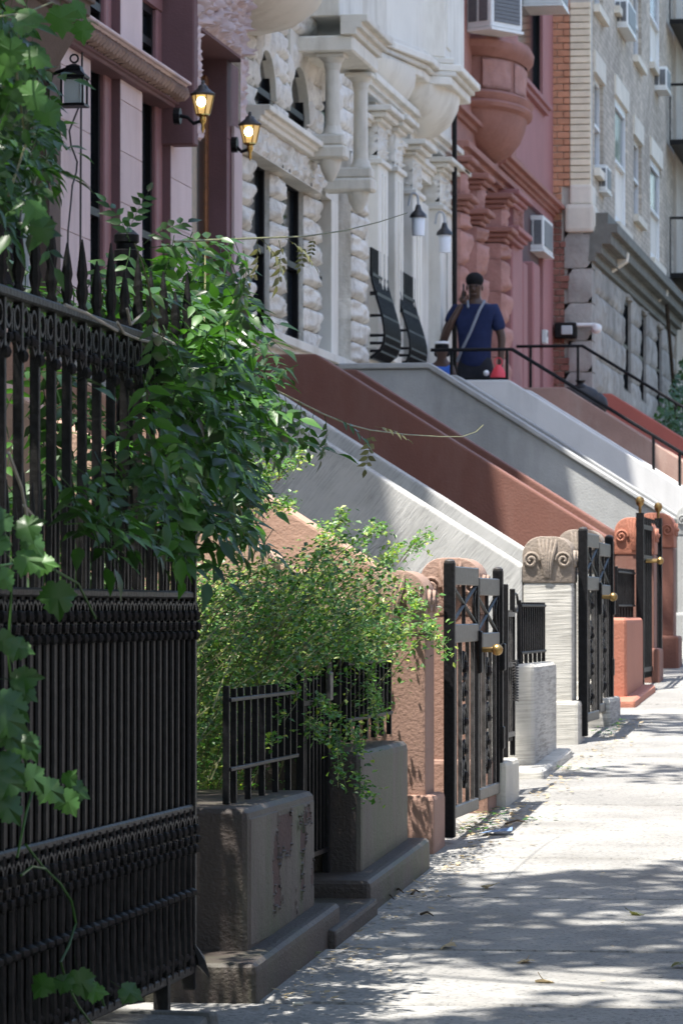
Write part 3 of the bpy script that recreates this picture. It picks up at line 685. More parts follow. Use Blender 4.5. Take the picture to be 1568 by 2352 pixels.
g2 = ornate_gate(2.09, DX(1338, 2.09), DX(1398, 2.09), 1216, 1336, 1692, 'second wrought iron gate along the row with a shiny brass knob', post_w=0.05)
# third gate: slim black with brass balls
def slim_gate(xa, xb, label):
    L = 2.15; Da, Db = DX(xa, L), DX(xb, L); zb = G(Da); zt = ZX(xa, 1178, L)
    T = thing('slim_gate', label, 'gate', (-L, (Da+Db)/2, zb))
    for i, D in enumerate((Da, Db)):
        p = MB().box(-L-0.025, -L+0.025, D-0.025, D+0.025, zb, zt).build('post', iron, T)
        MB().lathe([(0.010, 0), (0.010, 0.04), (0.024, 0.055), (0.030, 0.08), (0.022, 0.1), (0.0, 0.11)], (-L, D, zt), 10).build('ball_cap', brass_d, p, smooth=True)
    n = 9
    for k in range(1, n):
        y = Da+(Db-Da)*k/n; MB().box(-L-0.009, -L+0.009, y-0.009, y+0.009, zb+0.08, zt-0.02).build('bar', iron, T)
    for z in (zb+0.12, zt-0.1, zt-0.3): MB().box(-L-0.01, -L+0.01, Da, Db, z, z+0.03).build('rail', iron, T)
    k = MB().tube([(-L, Da+0.4, zb+0.85), (-L+0.08, Da+0.4, zb+0.85)], 0.014, 6); k.sphere((-L+0.1, Da+0.4, zb+0.85), 0.025, 10); k.build('knob', brass_d, T, smooth=True)
slim_gate(1469, 1511, 'slim black gate with brass ball tops between the orange-brown newels')
# spring gate post with curl, after the first gate
def spring_post():
    L = 2.12; D = DX(1176, L); zb = ZX(1176, 1735, L); zt = ZX(1176, 1352, L)
    T = thing('spring_gate', 'narrow iron gate edge with a coil spring and a curled hook', 'gate', (-L, D-0.15, zb))
    MB().box(-L-0.012, -L+0.012, D-0.012, D+0.012, zb, zt).build('post', iron, T, bevel=0.003)
    D2 = DX(1160, L)
    MB().box(-L-0.012, -L+0.012, D2-0.012, D2+0.012, zb, zt+0.02).build('post', iron, T, bevel=0.003)
    for k in range(1, 4):
        y = D2+(D-D2)*k/4; MB().box(-L-0.006, -L+0.006, y-0.006, y+0.006, zb+0.07, zt-0.1).build('bar', iron_grey, T)
    for z in (zb+0.1, zb+0.42, zt-0.12): MB().box(-L-0.01, -L+0.012, D2, D, z-0.01, z+0.012).build('rail', iron_grey, T)
    pts = []; z0, z1 = ZX(1170, 1610, L), ZX(1170, 1515, L); n = 15
    for k in range(n*8+1):
        a = 2*pi*k/8; pts.append((-L+0.03+0.013*cos(a), D-0.14+0.013*sin(a), z0+(z1-z0)*k/(n*8)))
    MB().tube(pts, 0.003, 4).build('spring', iron_grey, T, smooth=True)
    cz = ZX(1185, 1370, L)
    MB().tube([(-L, D, cz+0.005), (-L+0.0, D+0.14, cz+0.012)]+[(-L+0.0, D+0.15+0.07*sin(a), cz-0.03+0.042*cos(a)) for a in [0, .5, 1, 1.5, 2, 2.6, 3.1, 3.6, 4.1]], 0.006, 6).build('hook', iron, T, smooth=True)
spring_post()
# ------------------------------------------------------------------ the row of houses
LF = 5.3
ROCKS = {}
def carve(name, parent, mat, a0, a1, z0, z1, L, depth=0.05, seed=0, cell=0.13, face='+x', D=0, res=0.022, frame=0.02):
    """foliate carving in relief: leaf lobes and undercut scrolls"""
    nu = max(6, int((a1-a0)/res)); nv = max(6, int((z1-z0)/res)); vs = []; fs = []
    for j in range(nv+1):
        for i in range(nu+1):
            u = a0+(a1-a0)*i/nu; v = z0+(z1-z0)*j/nv
            p = Vector((u/cell+seed*7.3, v/cell, seed*2.1))
            w = Vector((noise.noise(p*0.8), noise.noise(p*0.8+Vector((5, 5, 5))), 0))*0.8
            ds, _ = noise.voronoi(p+w, distance_metric='DISTANCE', exponent=2.5)
            h = min(1, max(0, (ds[1]-ds[0])*3.4-.2))*(.7+.3*cos(ds[0]*7))
            e = min(i, nu-i, j, nv-j); 
            if e < 1: h = 0
            h = h*depth
            vs.append((-L+h, u, v) if face == '+x' else (u, D-h, v))
    W = nu+1
    for j in range(nv):
        for i in range(nu): fs.append((j*W+i, j*W+i+1, (j+1)*W+i+1, (j+1)*W+i))
    return MB().add(vs, fs).build(name, mat, parent, smooth=True)
class House:
    def __init__(s, name, label, xa, xb, roof, wallmat, L=LF, group='row houses along the street', D0=None, D1=None, cat='house'):
        s.D0 = D0 if D0 is not None else DX(xa, L); s.D1 = D1 if D1 is not None else DX(xb, L); s.L = L; s.m = wallmat
        s.g = G(s.D0); s.top = s.g+roof
        s.T = thing(name, label, cat, (-L-4, (s.D0+s.D1)/2, s.g), group)
        MB().box(-L-9, -L-0.36, s.D0+0.005, s.D1-0.005, s.g-0.4, s.top).build('wall', wallmat, s.T)
        s.blocks = {}
    def box(s, n, m, y0, y1, z0, z1, L0=None, th=0.35, bevel=0.0, parent=None, seg=1):
        L0 = s.L if L0 is None else L0
        return MB().box(-L0-th, -L0, y0, y1, z0, z1).build(n, m, parent or s.T, bevel=bevel, seg=seg)
    def block(s, m, y0, y1, z0, z1, L0=None, th=0.3, rock=False, bulge=0.05):
        L0 = s.L if L0 is None else L0
        key = (m.name, rock, bulge)
        if key not in s.blocks:
            s.blocks[key] = []
            for v in range(5 if rock else 1):
                if rock: mb = rockbox(-th, 0, -0.5, 0.5, 0, 1, bulge, seed=v+len(s.blocks)*5, n=8, rough=0.9)
                else: mb = MB().box(-th, 0, -0.5, 0.5, 0, 1)
                s.blocks[key].append((mb, None))
        lst = s.blocks[key]; v = R.randrange(len(lst)); mb, ob = lst[v]
        loc = (-L0, (y0+y1)/2, z0+0.003); sc = (1, (y1-y0-0.005), (z1-z0-0.006))
        if ob is None:
            ob = mb.build('stone_block', m, s.T, smooth=rock, origin=(0, 0, 0)); place(ob, loc, s.T); ob.scale = sc; lst[v] = (mb, ob)
        else: ob = inst(ob, loc, s.T, sc)
        return ob
    def pier(s, m, y0, y1, z0, z1, course, L0=None, rock=False, bulge=0.05, core=None, start=0):
        L0 = s.L if L0 is None else L0
        s.box('pier_core', core or m, y0+0.004, y1-0.004, z0, z1, L0+0.008)
        z = z0
        while z < z1-0.02:
            e = min(z+course, z1)
            s.block(m, y0, y1, z, e, L0, rock=rock, bulge=bulge); z = e
    def window(s, y0, y1, z0, z1, rec=0.11, frame=None, glass=None, split=0.5, fw=0.05, blind=None):
        fm = frame or white_p; L0 = s.L+rec
        mb = MB()
        mb.box(-L0-0.06, -L0, y0, y0+fw, z0, z1); mb.box(-L0-0.06, -L0, y1-fw, y1, z0, z1)
        mb.box(-L0-0.06, -L0, y0+fw, y1-fw, z1-fw, z1); mb.box(-L0-0.06, -L0, y0+fw, y1-fw, z0, z0+fw)
        zs = z0+(z1-z0)*split
        mb.box(-L0-0.05, -L0+0.01, y0+fw, y1-fw, zs-0.025, zs+0.025)
        w = mb.build('window', fm, s.T)
        MB().box(-L0-0.045, -L0-0.035, y0+fw, y1-fw, zs+0.025, z1-fw).build('pane', glass or glass_d, w)
        MB().box(-L0-0.055, -L0-0.045, y0+fw, y1-fw, z0+fw, zs-0.025).build('pane', blind or glass or glass_d, w)
        return w
    def moulding(s, n, m, y0, y1, z0, steps, L0=None, parent=None, ret=True):
        """horizontal cornice: steps = list of (height, projection)"""
        L0 = s.L if L0 is None else L0; pts = [(-L0-0.1, z0)]; z = z0
        for (h, p) in steps: pts.append((-L0+p, z)); z += h; pts.append((-L0+p, z))
        pts.append((-L0-0.1, z))
        return MB().prism(pts, y0, y1, 'y').build(n, m, parent or s.T, bevel=0.006)

def lamp_bracket(name, label, x, y, L, kind, group=None):
    """wall lanterns; x,y = lamp centre in the survey, L = distance of the lamp's axis"""
    c = at(x, y, L); T = thing(name, label, 'wall lamp', (c.x, c.y, c.z-0.2), group)
    if kind == 'amber':
        a = 6; w, h = 0.070, 0.120
        mb = MB(); mb.lathe([(w*0.62, -h/2), (w, h/2)], c, 6); mb.build('glass', clearg if False else lampg, T)
        for k in range(6):
            q = 2*pi*k/6; MB().tube([(c.x+w*.64*cos(q), c.y+w*.64*sin(q), c.z-h/2), (c.x+w*1.02*cos(q), c.y+w*1.02*sin(q), c.z+h/2)], 0.006, 4).build('glazing_bar', brass, T)
        MB().lathe([(w*1.12, h/2), (w*1.2, h/2+0.012), (w*0.75, h/2+0.035), (w*0.5, h/2+0.05), (w*0.45, h/2+0.062), (0.012, h/2+0.075), (0.01, h/2+0.1)], c, 12).build('cap', iron_grey, T, smooth=True)
        MB().lathe([(0.0, -h/2-0.13), (0.012, -h/2-0.10), (0.010, -h/2-0.07), (0.024, -h/2-0.045), (0.022, -h/2-0.02), (w*0.66, -h/2-0.008), (w*0.64, -h/2)], c, 10).build('finial', brass, T, smooth=True)
        MB().sphere((c.x+0.0, c.y-w*0.72, c.z+0.015), 0.033, 10).build('bulb', bulb, T, smooth=True)
        wx = -5.13
        br = MB(); br.tube([(c.x, c.y, c.z-h/2-0.04), (c.x-0.06, c.y, c.z-h/2-0.06), (c.x-0.10, c.y, c.z-h/2-0.02), (wx-0.03, c.y, c.z-h/2)], 0.013, 8); br.build('arm', iron, T, smooth=True)
        MB().tube([(wx-0.03, c.y, c.z-0.07), (wx+0.012, c.y, c.z-0.07)], 0.055, 10).build('backplate', iron, T)
    elif kind == 'black':
        w, h = 0.062, 0.15
        MB().box(c.x-w*.8, c.x+w*.8, c.y-w*.8, c.y+w*.8, c.z-h/2+.005, c.z+h/2-.01).build('glass', clearg, T)
        for (i, j) in ((-1, -1), (-1, 1), (1, -1), (1, 1)):
            MB().box(c.x+i*w-.006, c.x+i*w+.006, c.y+j*w-.006, c.y+j*w+.006, c.z-h/2, c.z+h/2).build('glazing_bar', iron, T)
        MB().box(c.x-w*1.2, c.x+w*1.2, c.y-w*1.2, c.y+w*1.2, c.z-h/2-.014, c.z-h/2).build('base', iron, T)
        MB().lathe([(w*1.7, h/2), (w*1.75, h/2+.012), (w*1.1, h/2+.04), (w*.9, h/2+.07), (.012, h/2+.085)], c, 4, a0=pi/4, a1=2*pi+pi/4).build('cap', iron, T)
        r = MB().ring((c.x, c.y, c.z+h/2+.115), .024, .006, 'xz', 10); r.build('ring', iron, T, smooth=True)
        a = MB().tube([(c.x, c.y, c.z+h/2+.06), (c.x-.05, c.y, c.z+h/2+.055), (c.x-.12, c.y, c.z+h/2+.03)], .012, 6); a.build('arm', iron, T, smooth=True)
        MB().sphere((c.x-.15, c.y, c.z+h/2+.04), .045, 8, (.7, .8, 1.5)).build('backplate', iron, T, smooth=True)
    else:
        MB().lathe([(.058, -.12), (.062, .05), (.05, .08)], c, 12).build('glass', frost, T, smooth=True)
        MB().lathe([(.080, .05), (.075, .08), (.035, .12), (.02, .17)], c, 12).build('shade', iron_grey, T, smooth=True)
        MB().tube([(c.x, c.y, c.z+.16)]+[(c.x-.04+.04*cos(a), c.y, c.z+.22+.06*sin(a)) for a in (0, .6, 1.2, 1.9, 2.6, 3.1)]+[(c.x-.09, c.y, c.z+.16)], .012, 6).build('arm', plain('galvanised_pipe', (.42, .43, .44), .4), T, smooth=True)
    return T

# ---- neighbour houses before the pink one (mostly behind the vine) and the row behind the camera
def simple_house(D0, D1, roof, m, label, L=LF, bay=False):
    H = House('row_house', label, 0, 0, roof, m, L, D0=D0, D1=D1)
    n = 3; w = (D1-D0)/n
    for k in range(n+1):
        y = D0+w*k; H.box('pier', m, max(D0+.01, y-.3), min(D1-.01, y+.3), H.g-.3, H.top)
    lv = [H.g-.3, H.g+1.1, H.g+2.6, H.g+5.0, H.g+6.0, H.g+8.2, H.g+9.0, H.g+11.0]
    for k in range(n):
        a, b = D0+w*k+.3, D0+w*(k+1)-.3
        for (z0, z1) in ((lv[0], lv[1]), (lv[1]+1.0, lv[2]), (lv[3], lv[4]), (lv[5], lv[6]), (lv[7], H.top)): H.box('spandrel', m, a, b, z0, z1)
        for (z0, z1) in ((lv[1], lv[1]+1.0), (lv[2], lv[3]), (lv[4], lv[5]), (lv[6], lv[7])): H.window(a, b, z0, z1)
    H.moulding('cornice', m, D0, D1, H.top-.5, [(.2, .15), (.2, .35), (.12, .45)])
    return H
PD = DX(160, LF)-0.25
H0 = simple_house(PD-5.9, PD, 12.0, darkst, 'dark sooty brownstone house half hidden by the vine at the left edge')
# its bay with a carved corbel hanging over the corner
c0 = DX(205, 5.02)
bz = ZX(160, 146, 4.95); BD = DX(196, 4.96)
H0.box('bay', darkst, BD-3.2, BD, bz+0.27, H0.top-1, 4.98, .4, bevel=.02)
hh = MB(); hh.prism([(-5.35, bz), (-5.14, bz), (-5.02, bz+.20), (-4.98, bz+.27), (-5.35, bz+.27)], BD-3.2, BD-0.02, 'y'); hh.build('corbel', darkst, H0.T, bevel=.015)
H0.moulding('corbel_moulding', darkst, BD-3.24, BD+0.03, bz+.27, [(.03, .03), (.03, .01), (.07, .04), (.03, .07)], 4.98)
carve('carved_band', H0.T, darkst, -5.3, -4.94, bz+.33, bz+.40, 0, .03, 3, .05, '-y', BD+0.03-3.3)
for k in range(4):
    simple_house(PD-5.9-5.8*(k+1), PD-5.9-5.8*k, 9.2, (pink, darkst, brown_s, white_s)[k], ('next pink-grey row house toward the viewer, outside the picture', 'sooty brownstone row house beside the viewer, outside the picture', 'red-brown row house just behind the viewer, outside the picture', 'cream row house farthest behind the viewer, outside the picture')[k])

# ---- pink house
HP = House('row_house', 'pink-grey ashlar house with a rope cornice and a carved door surround', 160, 560, 11.0, pinkd, D0=PD)
zs = HP.g+2.2                       # parlour floor
ca = ZX(204, 17, 5.1); cb_ = ZX(208, 96, 5.25)
zc = (ZX(450, 190, 5.1)+ZX(300, 85, 5.1))/2      # cornice top
zh = ZX(392, 200, LF)                             # window head
xs = [(160, 207), (276, 326), (392, 441)]
HP.pier(pink, PD, DX(207, LF), zs-.6, zh, .323)
HP.pier(pink, DX(276, LF), DX(326, LF), zs-.6, zh, .323)
HP.pier(pink, DX(392, LF), DX(440, LF), zs-.6, zh, .323)
z2h = ZX(392, 28, LF)
for (a, b) in ((PD, DX(204, LF)), (DX(276, LF), DX(326, LF)), (DX(392, LF), DX(428, LF))):
    HP.pier(pink, a, b, zc, HP.top-.3, .6)
for (a, b) in ((207, 276), (326, 392)):
    ya, yb = DX(a, LF), DX(b, LF)
    # dark returns (reveals) and inner painted frame
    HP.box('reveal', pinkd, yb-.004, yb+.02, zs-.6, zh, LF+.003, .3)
    HP.box('inner_frame', pinkf, yb-.22, yb-.006, zs-.6, zh-.12, LF+.055, .1, bevel=.01)
    HP.box('lintel', pinkf, ya, yb, zh-.07, zh, LF+.03, .3, bevel=.02)
    HP.window(ya, yb-.22, zs-.6, zh-.1, .085, frame=iron, glass=glass_d, split=.62, blind=glass_m)
    HP.box('spandrel', pink, ya, yb, zh+.001, zc-.1)
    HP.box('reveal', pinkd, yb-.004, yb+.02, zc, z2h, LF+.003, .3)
    HP.box('lintel', pinkf, ya, yb, z2h, z2h+.14, LF+.05, .3)
    HP.box('inner_frame', pinkf, yb-.20, yb-.006, zc, z2h, LF+.055, .1, bevel=.01)
    HP.window(ya, yb-.20, zc+.0, z2h, .085, frame=iron, glass=glass_d, split=.5)
    HP.box('spandrel', pink, ya, yb, z2h+.14, HP.top-.3)
HP.box('frieze', pink, PD, DX(441, LF), zh+.002, zc-.10, LF-.004)
HP.moulding('cornice_bed', pinkd, PD, DX(446, 5.12), zc-.165, [(.022, .05), (.022, .075)], LF)
ck = HP.moulding('cornice', pink, PD, DX(450, 5.1), zc-.035, [(.012, .14), (.023, .17)], LF)
# rope of twisted leaves under the cornice
n = 34; ya, yb = PD, DX(446, 5.12); rp = None
for k in range(n):
    y = ya+(yb-ya)*(k+.5)/n
    if rp is None:
        mb = MB(); mb.tube([(-.02, -.05, -.045), (.02, -.03, -.028), (.035, .0, 0), (.025, .03, .026), (.0, .05, .036)], [.010, .024, .030, .024, .010], 6)
        rp = mb.build('rope_twist', cap_s, HP.T, smooth=True, origin=(0, 0, 0)); place(rp, (-LF+.095, y, zc-.078), HP.T)
    else: inst(rp, (-LF+.095, y, zc-.078), HP.T, (1, R.uniform(.9, 1.1), R.uniform(.9, 1.1)))
# portal
LP = 5.14
pa, pb = DX(450, LP), DX(562, LP); da, db = DX(440, LF), DX(528, LF)
zt = ZX(468, 72, LP)
HP.box('portal_side', pinkd, pa-.10, pa+.06, zc-.4, HP.top-3, LP-.004, .5, bevel=.01)
HP.box('portal_head', pinkd, pa+.06, pb, zt, zt+2.6, LP, .5)
carve('carved_lintel', HP.T, pink, pa+.02, pb, zt+.02, zt+.78, LP, .11, 1, .085, res=.015)
carve('carved_jamb', HP.T, pink, pa+.02, pa+.16, zc-.35, zt+.02, LP, .05, 2, .07, res=.014)
carve('carved_jamb', HP.T, pink, pb-.17, pb, ZX(556, 285, LP), zt+.02, LP, .05, 4, .08, res=.014)
HP.moulding('portal_cornice', pinkf, pa-.05, pb+.02, zt+.80, [(.06, .06), (.05, .12), (.05, .16)], LP)
HP.pier(pinkd, db, pb-.17, zs-.6, zt, .80, LP+.10)
HP.box('jamb_face', pink, db+.02, pb-.01, zs-.6, ZX(556, 285, LP), LP+.075, .02)
# door inside the recess
dm = wood
HP.box('door_frame', wood, da-.02, DX(452, 5.37), zs-.6, zt-.12, LF+.07, .06, bevel=.01)
d1 = HP.box('door', plain('dark_varnished_door', (.03, .018, .012), .3, 0, .2, .3), DX(452, 5.37), DX(474, 5.37), zs-.6, zt-.15, LF+.085, .06, bevel=.008)
HP.box('door_stile', wood, DX(474, 5.37), db, zs-.6, zt-.12, LF+.07, .06, bevel=.01)
HP.box('mail_slot', plain('pale_green_enamel', (.25, .36, .33), .4), db-.06, db-.022, ZX(484, 340, LF), ZX(484, 295, LF), LF+.02, .02)
HP.box('base_wall', pinkd, PD, HP.D1-.01, HP.g-.3, zs-.6)
HP.moulding('top_cornice', pink, PD, HP.D1, HP.top-.3, [(.2, .15), (.2, .35), (.12, .5)])
lamp_bracket('wall_lantern', 'amber lit brass lantern left of the pink house door', 466, 241, 4.97, 'amber', 'amber lanterns by the pink door')
lamp_bracket('wall_lantern', 'amber lit brass lantern right of the pink house door, farther one', 574, 309, 5.03, 'amber', 'amber lanterns by the pink door')
lamp_bracket('wall_lantern', 'unlit square black lantern with a ring on top near the dark brownstone', 171, 210, 5.12, 'black')
cab = MB(); P = lambda x, y, L=5.27: at(x, y, L)
cab.tube([P(183, 243, 5.12), P(172, 270), P(160, 300), P(164, 335), P(178, 372), P(176, 395), P(167, 425), P(163, 470), P(157, 530), P(155, 640)], .006, 5)
tag(cab.build('cable', cablem), 'thin dark cable hanging in a wavy loop below the black lantern', 'cable')
cab = MB(); cab.tube([P(192, 0), P(190, 90), P(187, 245), P(186, 420), P(185, 640)], .007, 5)
tag(cab.build('cable', cablem), 'thin dark cable running straight down the pink wall', 'cable')

# ---- white rock-faced house
HW = House('row_house', 'white limestone house with rock-faced blocks and arched windows', 560, 830, 10.8, white, D0=DX(562, LF), D1=DX(832, LF))
D = lambda x, L=LF: DX(x, L)
zb = ZX(766, 827, LF)                # parlour sill level
wc_top = ZX(640, 259, 5.14); 
zhw = ZX(667, 330, LF)
cz0 = wc_top-.30
course = .183
seq = [(562, 594), (634, 667), (711, 748), (777, 826)]
for i, (a, b) in enumerate(seq):
    HW.pier(white_r, D(a)+.02, D(b)-.07, zb, cz0, course, L0=LF+.055, rock=True, bulge=.05, core=white)
    HW.pier(white_r, D(a)+.03, D(b)-.02, wc_top, HW.top-.6, course*1.05, L0=LF+.03, rock=True, bulge=.035, core=white)
for i, (a, b) in enumerate([(594, 634), (667, 711), (748, 777)]):
    ya, yb = D(a), D(b)
    HW.window(ya-.08, yb, zb, cz0, .09, frame=iron, glass=glass_d)
    HW.box('spandrel', white, ya, yb, wc_top-.3, wc_top)
    sp = wc_top+ (.20 if i < 2 else .5); r = (yb-ya)/2; zt_ = sp+r*.85
    arch = [(ya, sp), (ya, zt_+.25), (yb, zt_+.25), (yb, sp)]+[((ya+yb)/2+r*cos(w), sp+r*.85*sin(w)) for w in [pi*k/12 for k in range(0, 13)]]
    MB().prism(arch, -LF-.3, -LF, 'x').build('arch_stone', white, HW.T)
    HW.window(ya, yb, wc_top, zt_, .045, frame=iron, glass=glass_d, split=.4)
    # rock-faced voussoirs round the arch
    for k in range(7):
        w0, w1 = pi*k/7, pi*(k+1)/7; wm = (w0+w1)/2; c_ = ((ya+yb)/2, sp)
        ob = rockbox(-.1, 0, -.085, .085, 0, .19, .03, seed=k, n=4).build('voussoir', white_r, HW.T, smooth=True, origin=(0, 0, 0))
        rr = r*1.05; pos = Vector((-LF-.006, c_[0]+rr*cos(wm), c_[1]+rr*.85*sin(wm)))
        place(ob, pos, HW.T); ob.rotation_euler = (wm-pi/2, 0, 0)
    z = zt_+.25
    while z < HW.top-.7:
        HW.block(white_r, ya, yb, z, z+course*1.3, rock=True, bulge=.06); z += course*1.3
HW.box('base_wall', white, HW.D0+.01, HW.D1-.01, HW.g-.3, zb-.14)
HW.moulding('sill_course', white_s, HW.D0, HW.D1-.1, zb-.16, [(.05, .05), (.04, .10), (.07, .14)])
cc = HW.moulding('string_course', white_s, HW.D0, D(752, 5.14), wc_top-.12, [(.04, .12), (.035, .15), (.045, .19)])
carve('carved_frieze', HW.T, white_r, HW.D0, D(750, 5.2), wc_top-.33, wc_top-.12, LF-.06, .06, 5, .09, res=.025)
HW.box('architrave', white, HW.D0, D(750, 5.2), wc_top-.34, wc_top-.12, LF-.06, .2)
HW.moulding('top_cornice', white, HW.D0, HW.D1, HW.top-.5, [(.2, .15), (.2, .35), (.12, .5)])
# vertical beaded strip beside the first pier, upper
bd = MB()
for k in range(26): bd.sphere((-LF+.03, D(612), wc_top+.75+k*.075), .026, 6)
# oriel bowl
pt = at(726, 78, 4.8); cy = D(690, 5.3); zb0 = ZX(726, 80, 4.78)
prof = [(.05, 0), (.42, .03), (.78, .10), (1.05, .22), (1.22, .38), (1.30, .55)]
MB().lathe(prof, (-LF, pt.y-.35, zb0), 28, sx=.52, sy=1.0, a0=-pi/2, a1=pi/2).build('oriel_bowl', white_s, HW.T, smooth=True)
MB().lathe([(1.30, 0), (1.36, .03), (1.36, .09), (1.30, .12)], (-LF, pt.y-.35, zb0+.55), 28, sx=.52, a0=-pi/2, a1=pi/2).build('oriel_band', white_s, HW.T, smooth=True)
MB().lathe([(1.26, 0), (1.26, 3.2)], (-LF, pt.y-.35, zb0+.67), 28, sx=.52, a0=-pi/2, a1=pi/2).build('oriel_wall', white_s, HW.T, smooth=True)
# door hood on two small columns
def column(x, ytop, ybot, L, cap_h, base_h, pend_h, m, T, r=.062):
    c = at(x, (ytop+ybot)/2, L); z1, z0 = ZX(x, ytop, L), ZX(x, ybot, L); y = c.y; xx = -L
    s = MB().lathe([(r*1.02, z0), (r*.92, z1)], (xx, y, 0), 16).build('column', m, T, smooth=True)
    MB().lathe([(r*1.5, z0-base_h*.0), (r*1.2, z0+.04), (r*1.05, z0+.07)], (xx, y, 0), 16).build('base', m, s, smooth=True)
    MB().lathe([(r*.95, z1), (r*1.15, z1+cap_h*.35), (r*1.1, z1+cap_h*.4), (r*1.6, z1+cap_h*.75)], (xx, y, 0), 16).build('capital', m, s, smooth=True)
    MB().box(xx-.02-r*1.6, xx+r*1.75, y-r*1.75, y+r*1.75, z1+cap_h*.75, z1+cap_h).build('abacus', m, s, bevel=.008)
    MB().box(xx-.3, xx+r*1.9, y-r*1.9, y+r*1.9, z0-base_h, z0-base_h*.45).build('corbel_slab', m, s, bevel=.02)
    MB().box(xx-.3, xx+r*1.6, y-r*1.6, y+r*1.6, z0-base_h*.45, z0).build('corbel_block', m, s, bevel=.015)
    MB().lathe([(.02, z0-base_h-pend_h), (r*.7, z0-base_h-pend_h*.85), (r*1.3, z0-base_h-pend_h*.4), (r*1.5, z0-base_h)], (xx-.02, y, 0), 14).build('pendant', m, s, smooth=True)
    return c
LcC = 4.98
ca_ = column(764, 162, 310, 5.05, .13, .20, .17, white, HW.T)
cb2 = column(828, 206, 386, 4.98, .13, .20, .17, white, HW.T)
zE = ZX(764, 162, 5.05)+.13
HW.box('entablature', white, ca_.y-.16, cb2.y+.17, zE, zE+.13, 4.86, .5, bevel=.015)
HW.moulding('hood_moulding', white, ca_.y-.2, cb2.y+.2, zE+.13, [(.05, .03), (.05, .07), (.06, .12)], 4.86)
HW.box('hood_panel', white_s, ca_.y-.1, cb2.y+.12, zE+.29, zE+1.05, 4.98, .4, bevel=.01)
HW.moulding('hood_cornice', cornice_g if False else white, ca_.y-.2, cb2.y+.3, zE+.95, [(.06, .05), (.07, .12), (.08, .22)], 4.98)
HW.pier(white_r, D(779), D(812), zb-.0, zE-.55, course, L0=5.2, rock=True, bulge=.05, core=white)
HW.box('door_jamb', white_s, D(748)+.3, D(777), zb, cz0, LF+.0, .2)

# ---- second white house: smooth pilasters, canted bay
HV = House('row_house', 'smooth white limestone house with pilasters and bellied window grilles', 832, 1037, 10.8, white_s, D0=D(832)+.005, D1=D(1037))
zv = ZX(833, 797, LF); 
zst = ZX(1034, 328, 5.2); 
pil = [(845, 866, 268), (884, 902, 288), (926, 946, 345), (990, 1028, 392)]
def pilaster(H, xa, xb, ycap, m, L=LF, w=.10, blk=.32, z0=None, z1=None, mc=None):
    ya, yb = DX(xa, L), DX(xb, L); zc_ = ZX((xa+xb)/2, ycap, L-w)
    p = MB().box(-L-.2, -L+w, ya, yb, z0, zc_-blk).build('pilaster', m, H.T, bevel=.012)
    for k in range(2):
        y = ya+(yb-ya)*(k+1)/3; MB().box(-L+w-.01, -L+w+.012, y-.02, y+.02, z0+.3, zc_-blk-.12).build('flute', m, p, bevel=.004)
    MB().box(-L-.2, -L+w-.015, ya+.02, yb-.02, zc_-blk, zc_).build('capital_block', m, p)
    carve('carved_capital', p, mc or m, ya+.03, yb-.03, zc_-blk+.03, zc_-.03, L-w+.015, .05, xa % 17, .07, res=.022)
    carve('carved_capital', p, mc or m, -L-.15, -L+w-.02, zc_-blk+.03, zc_-.03, 0, .035, xa % 13, .07, '-y', ya+.02, res=.022)
    for (dz, pr, h) in ((-blk-.05, .03, .05), (0, .03, .04), (.04, .08, .05), (.09, .13, .05)):
        MB().box(-L-.2, -L+w+pr, ya-pr, yb+pr, zc_+dz, zc_+dz+h-.001).build('capital_moulding', m, p, bevel=.008)
    return zc_+.14
for (a, b, yc) in pil: pilaster(HV, a, b, yc, white_s, z0=zv)
zl2 = ZX(1034, 405, LF)
for (a, b, kind) in ((866, 884, 'w'), (902, 926, 'w'), (946, 990, 'd')):
    ya, yb = D(a), D(b)
    if kind == 'w': HV.window(ya-.1, yb+.1, zv, zst-.5, .03, frame=iron, glass=glass_d)
    else:
        HV.box('door_frame', wood, ya+.02, ya+.3, zv-.9, zst-.7, LF+.08, .1); HV.box('door', white_s, ya+.3, yb, zv-.9, zst-.7, LF+.12, .1)
        HV.box('door_surround', white_s, D(958), D(975), zv-.9, zst-.75, LF-.04, .12, bevel=.01)
    HV.box('spandrel', white_s, ya-.1, yb+.1, zst-.5, zst)
HV.box('pier', white_s, HV.D0, D(845), zv, zst)
HV.box('pier', white_s, D(1028), HV.D1-.01, zv, zst)
HV.box('upper_wall', white_s, HV.D0, HV.D1-.01, zst, HV.top-.4)
HV.moulding('string_course', white_s, HV.D0, HV.D1, zst-.14, [(.05, .04), (.05, .08), (.06, .13)])
HV.moulding('frieze_moulding', white_s, HV.D0, HV.D1, zst-.42, [(.04, .03), (.05, .06)])
HV.box('base_wall', white, HV.D0, D(944), HV.g-.3, zv-.14)
HV.box('base_wall', white, D(990), HV.D1-.01, HV.g-.3, zv-.14, LF+.02)
HV.moulding('sill_course', white_s, HV.D0, D(944), zv-.16, [(.05, .05), (.04, .09), (.07, .13)])
HV.moulding('top_cornice', white_s, HV.D0, HV.D1, HV.top-.4, [(.2, .15), (.2, .35), (.12, .5)])
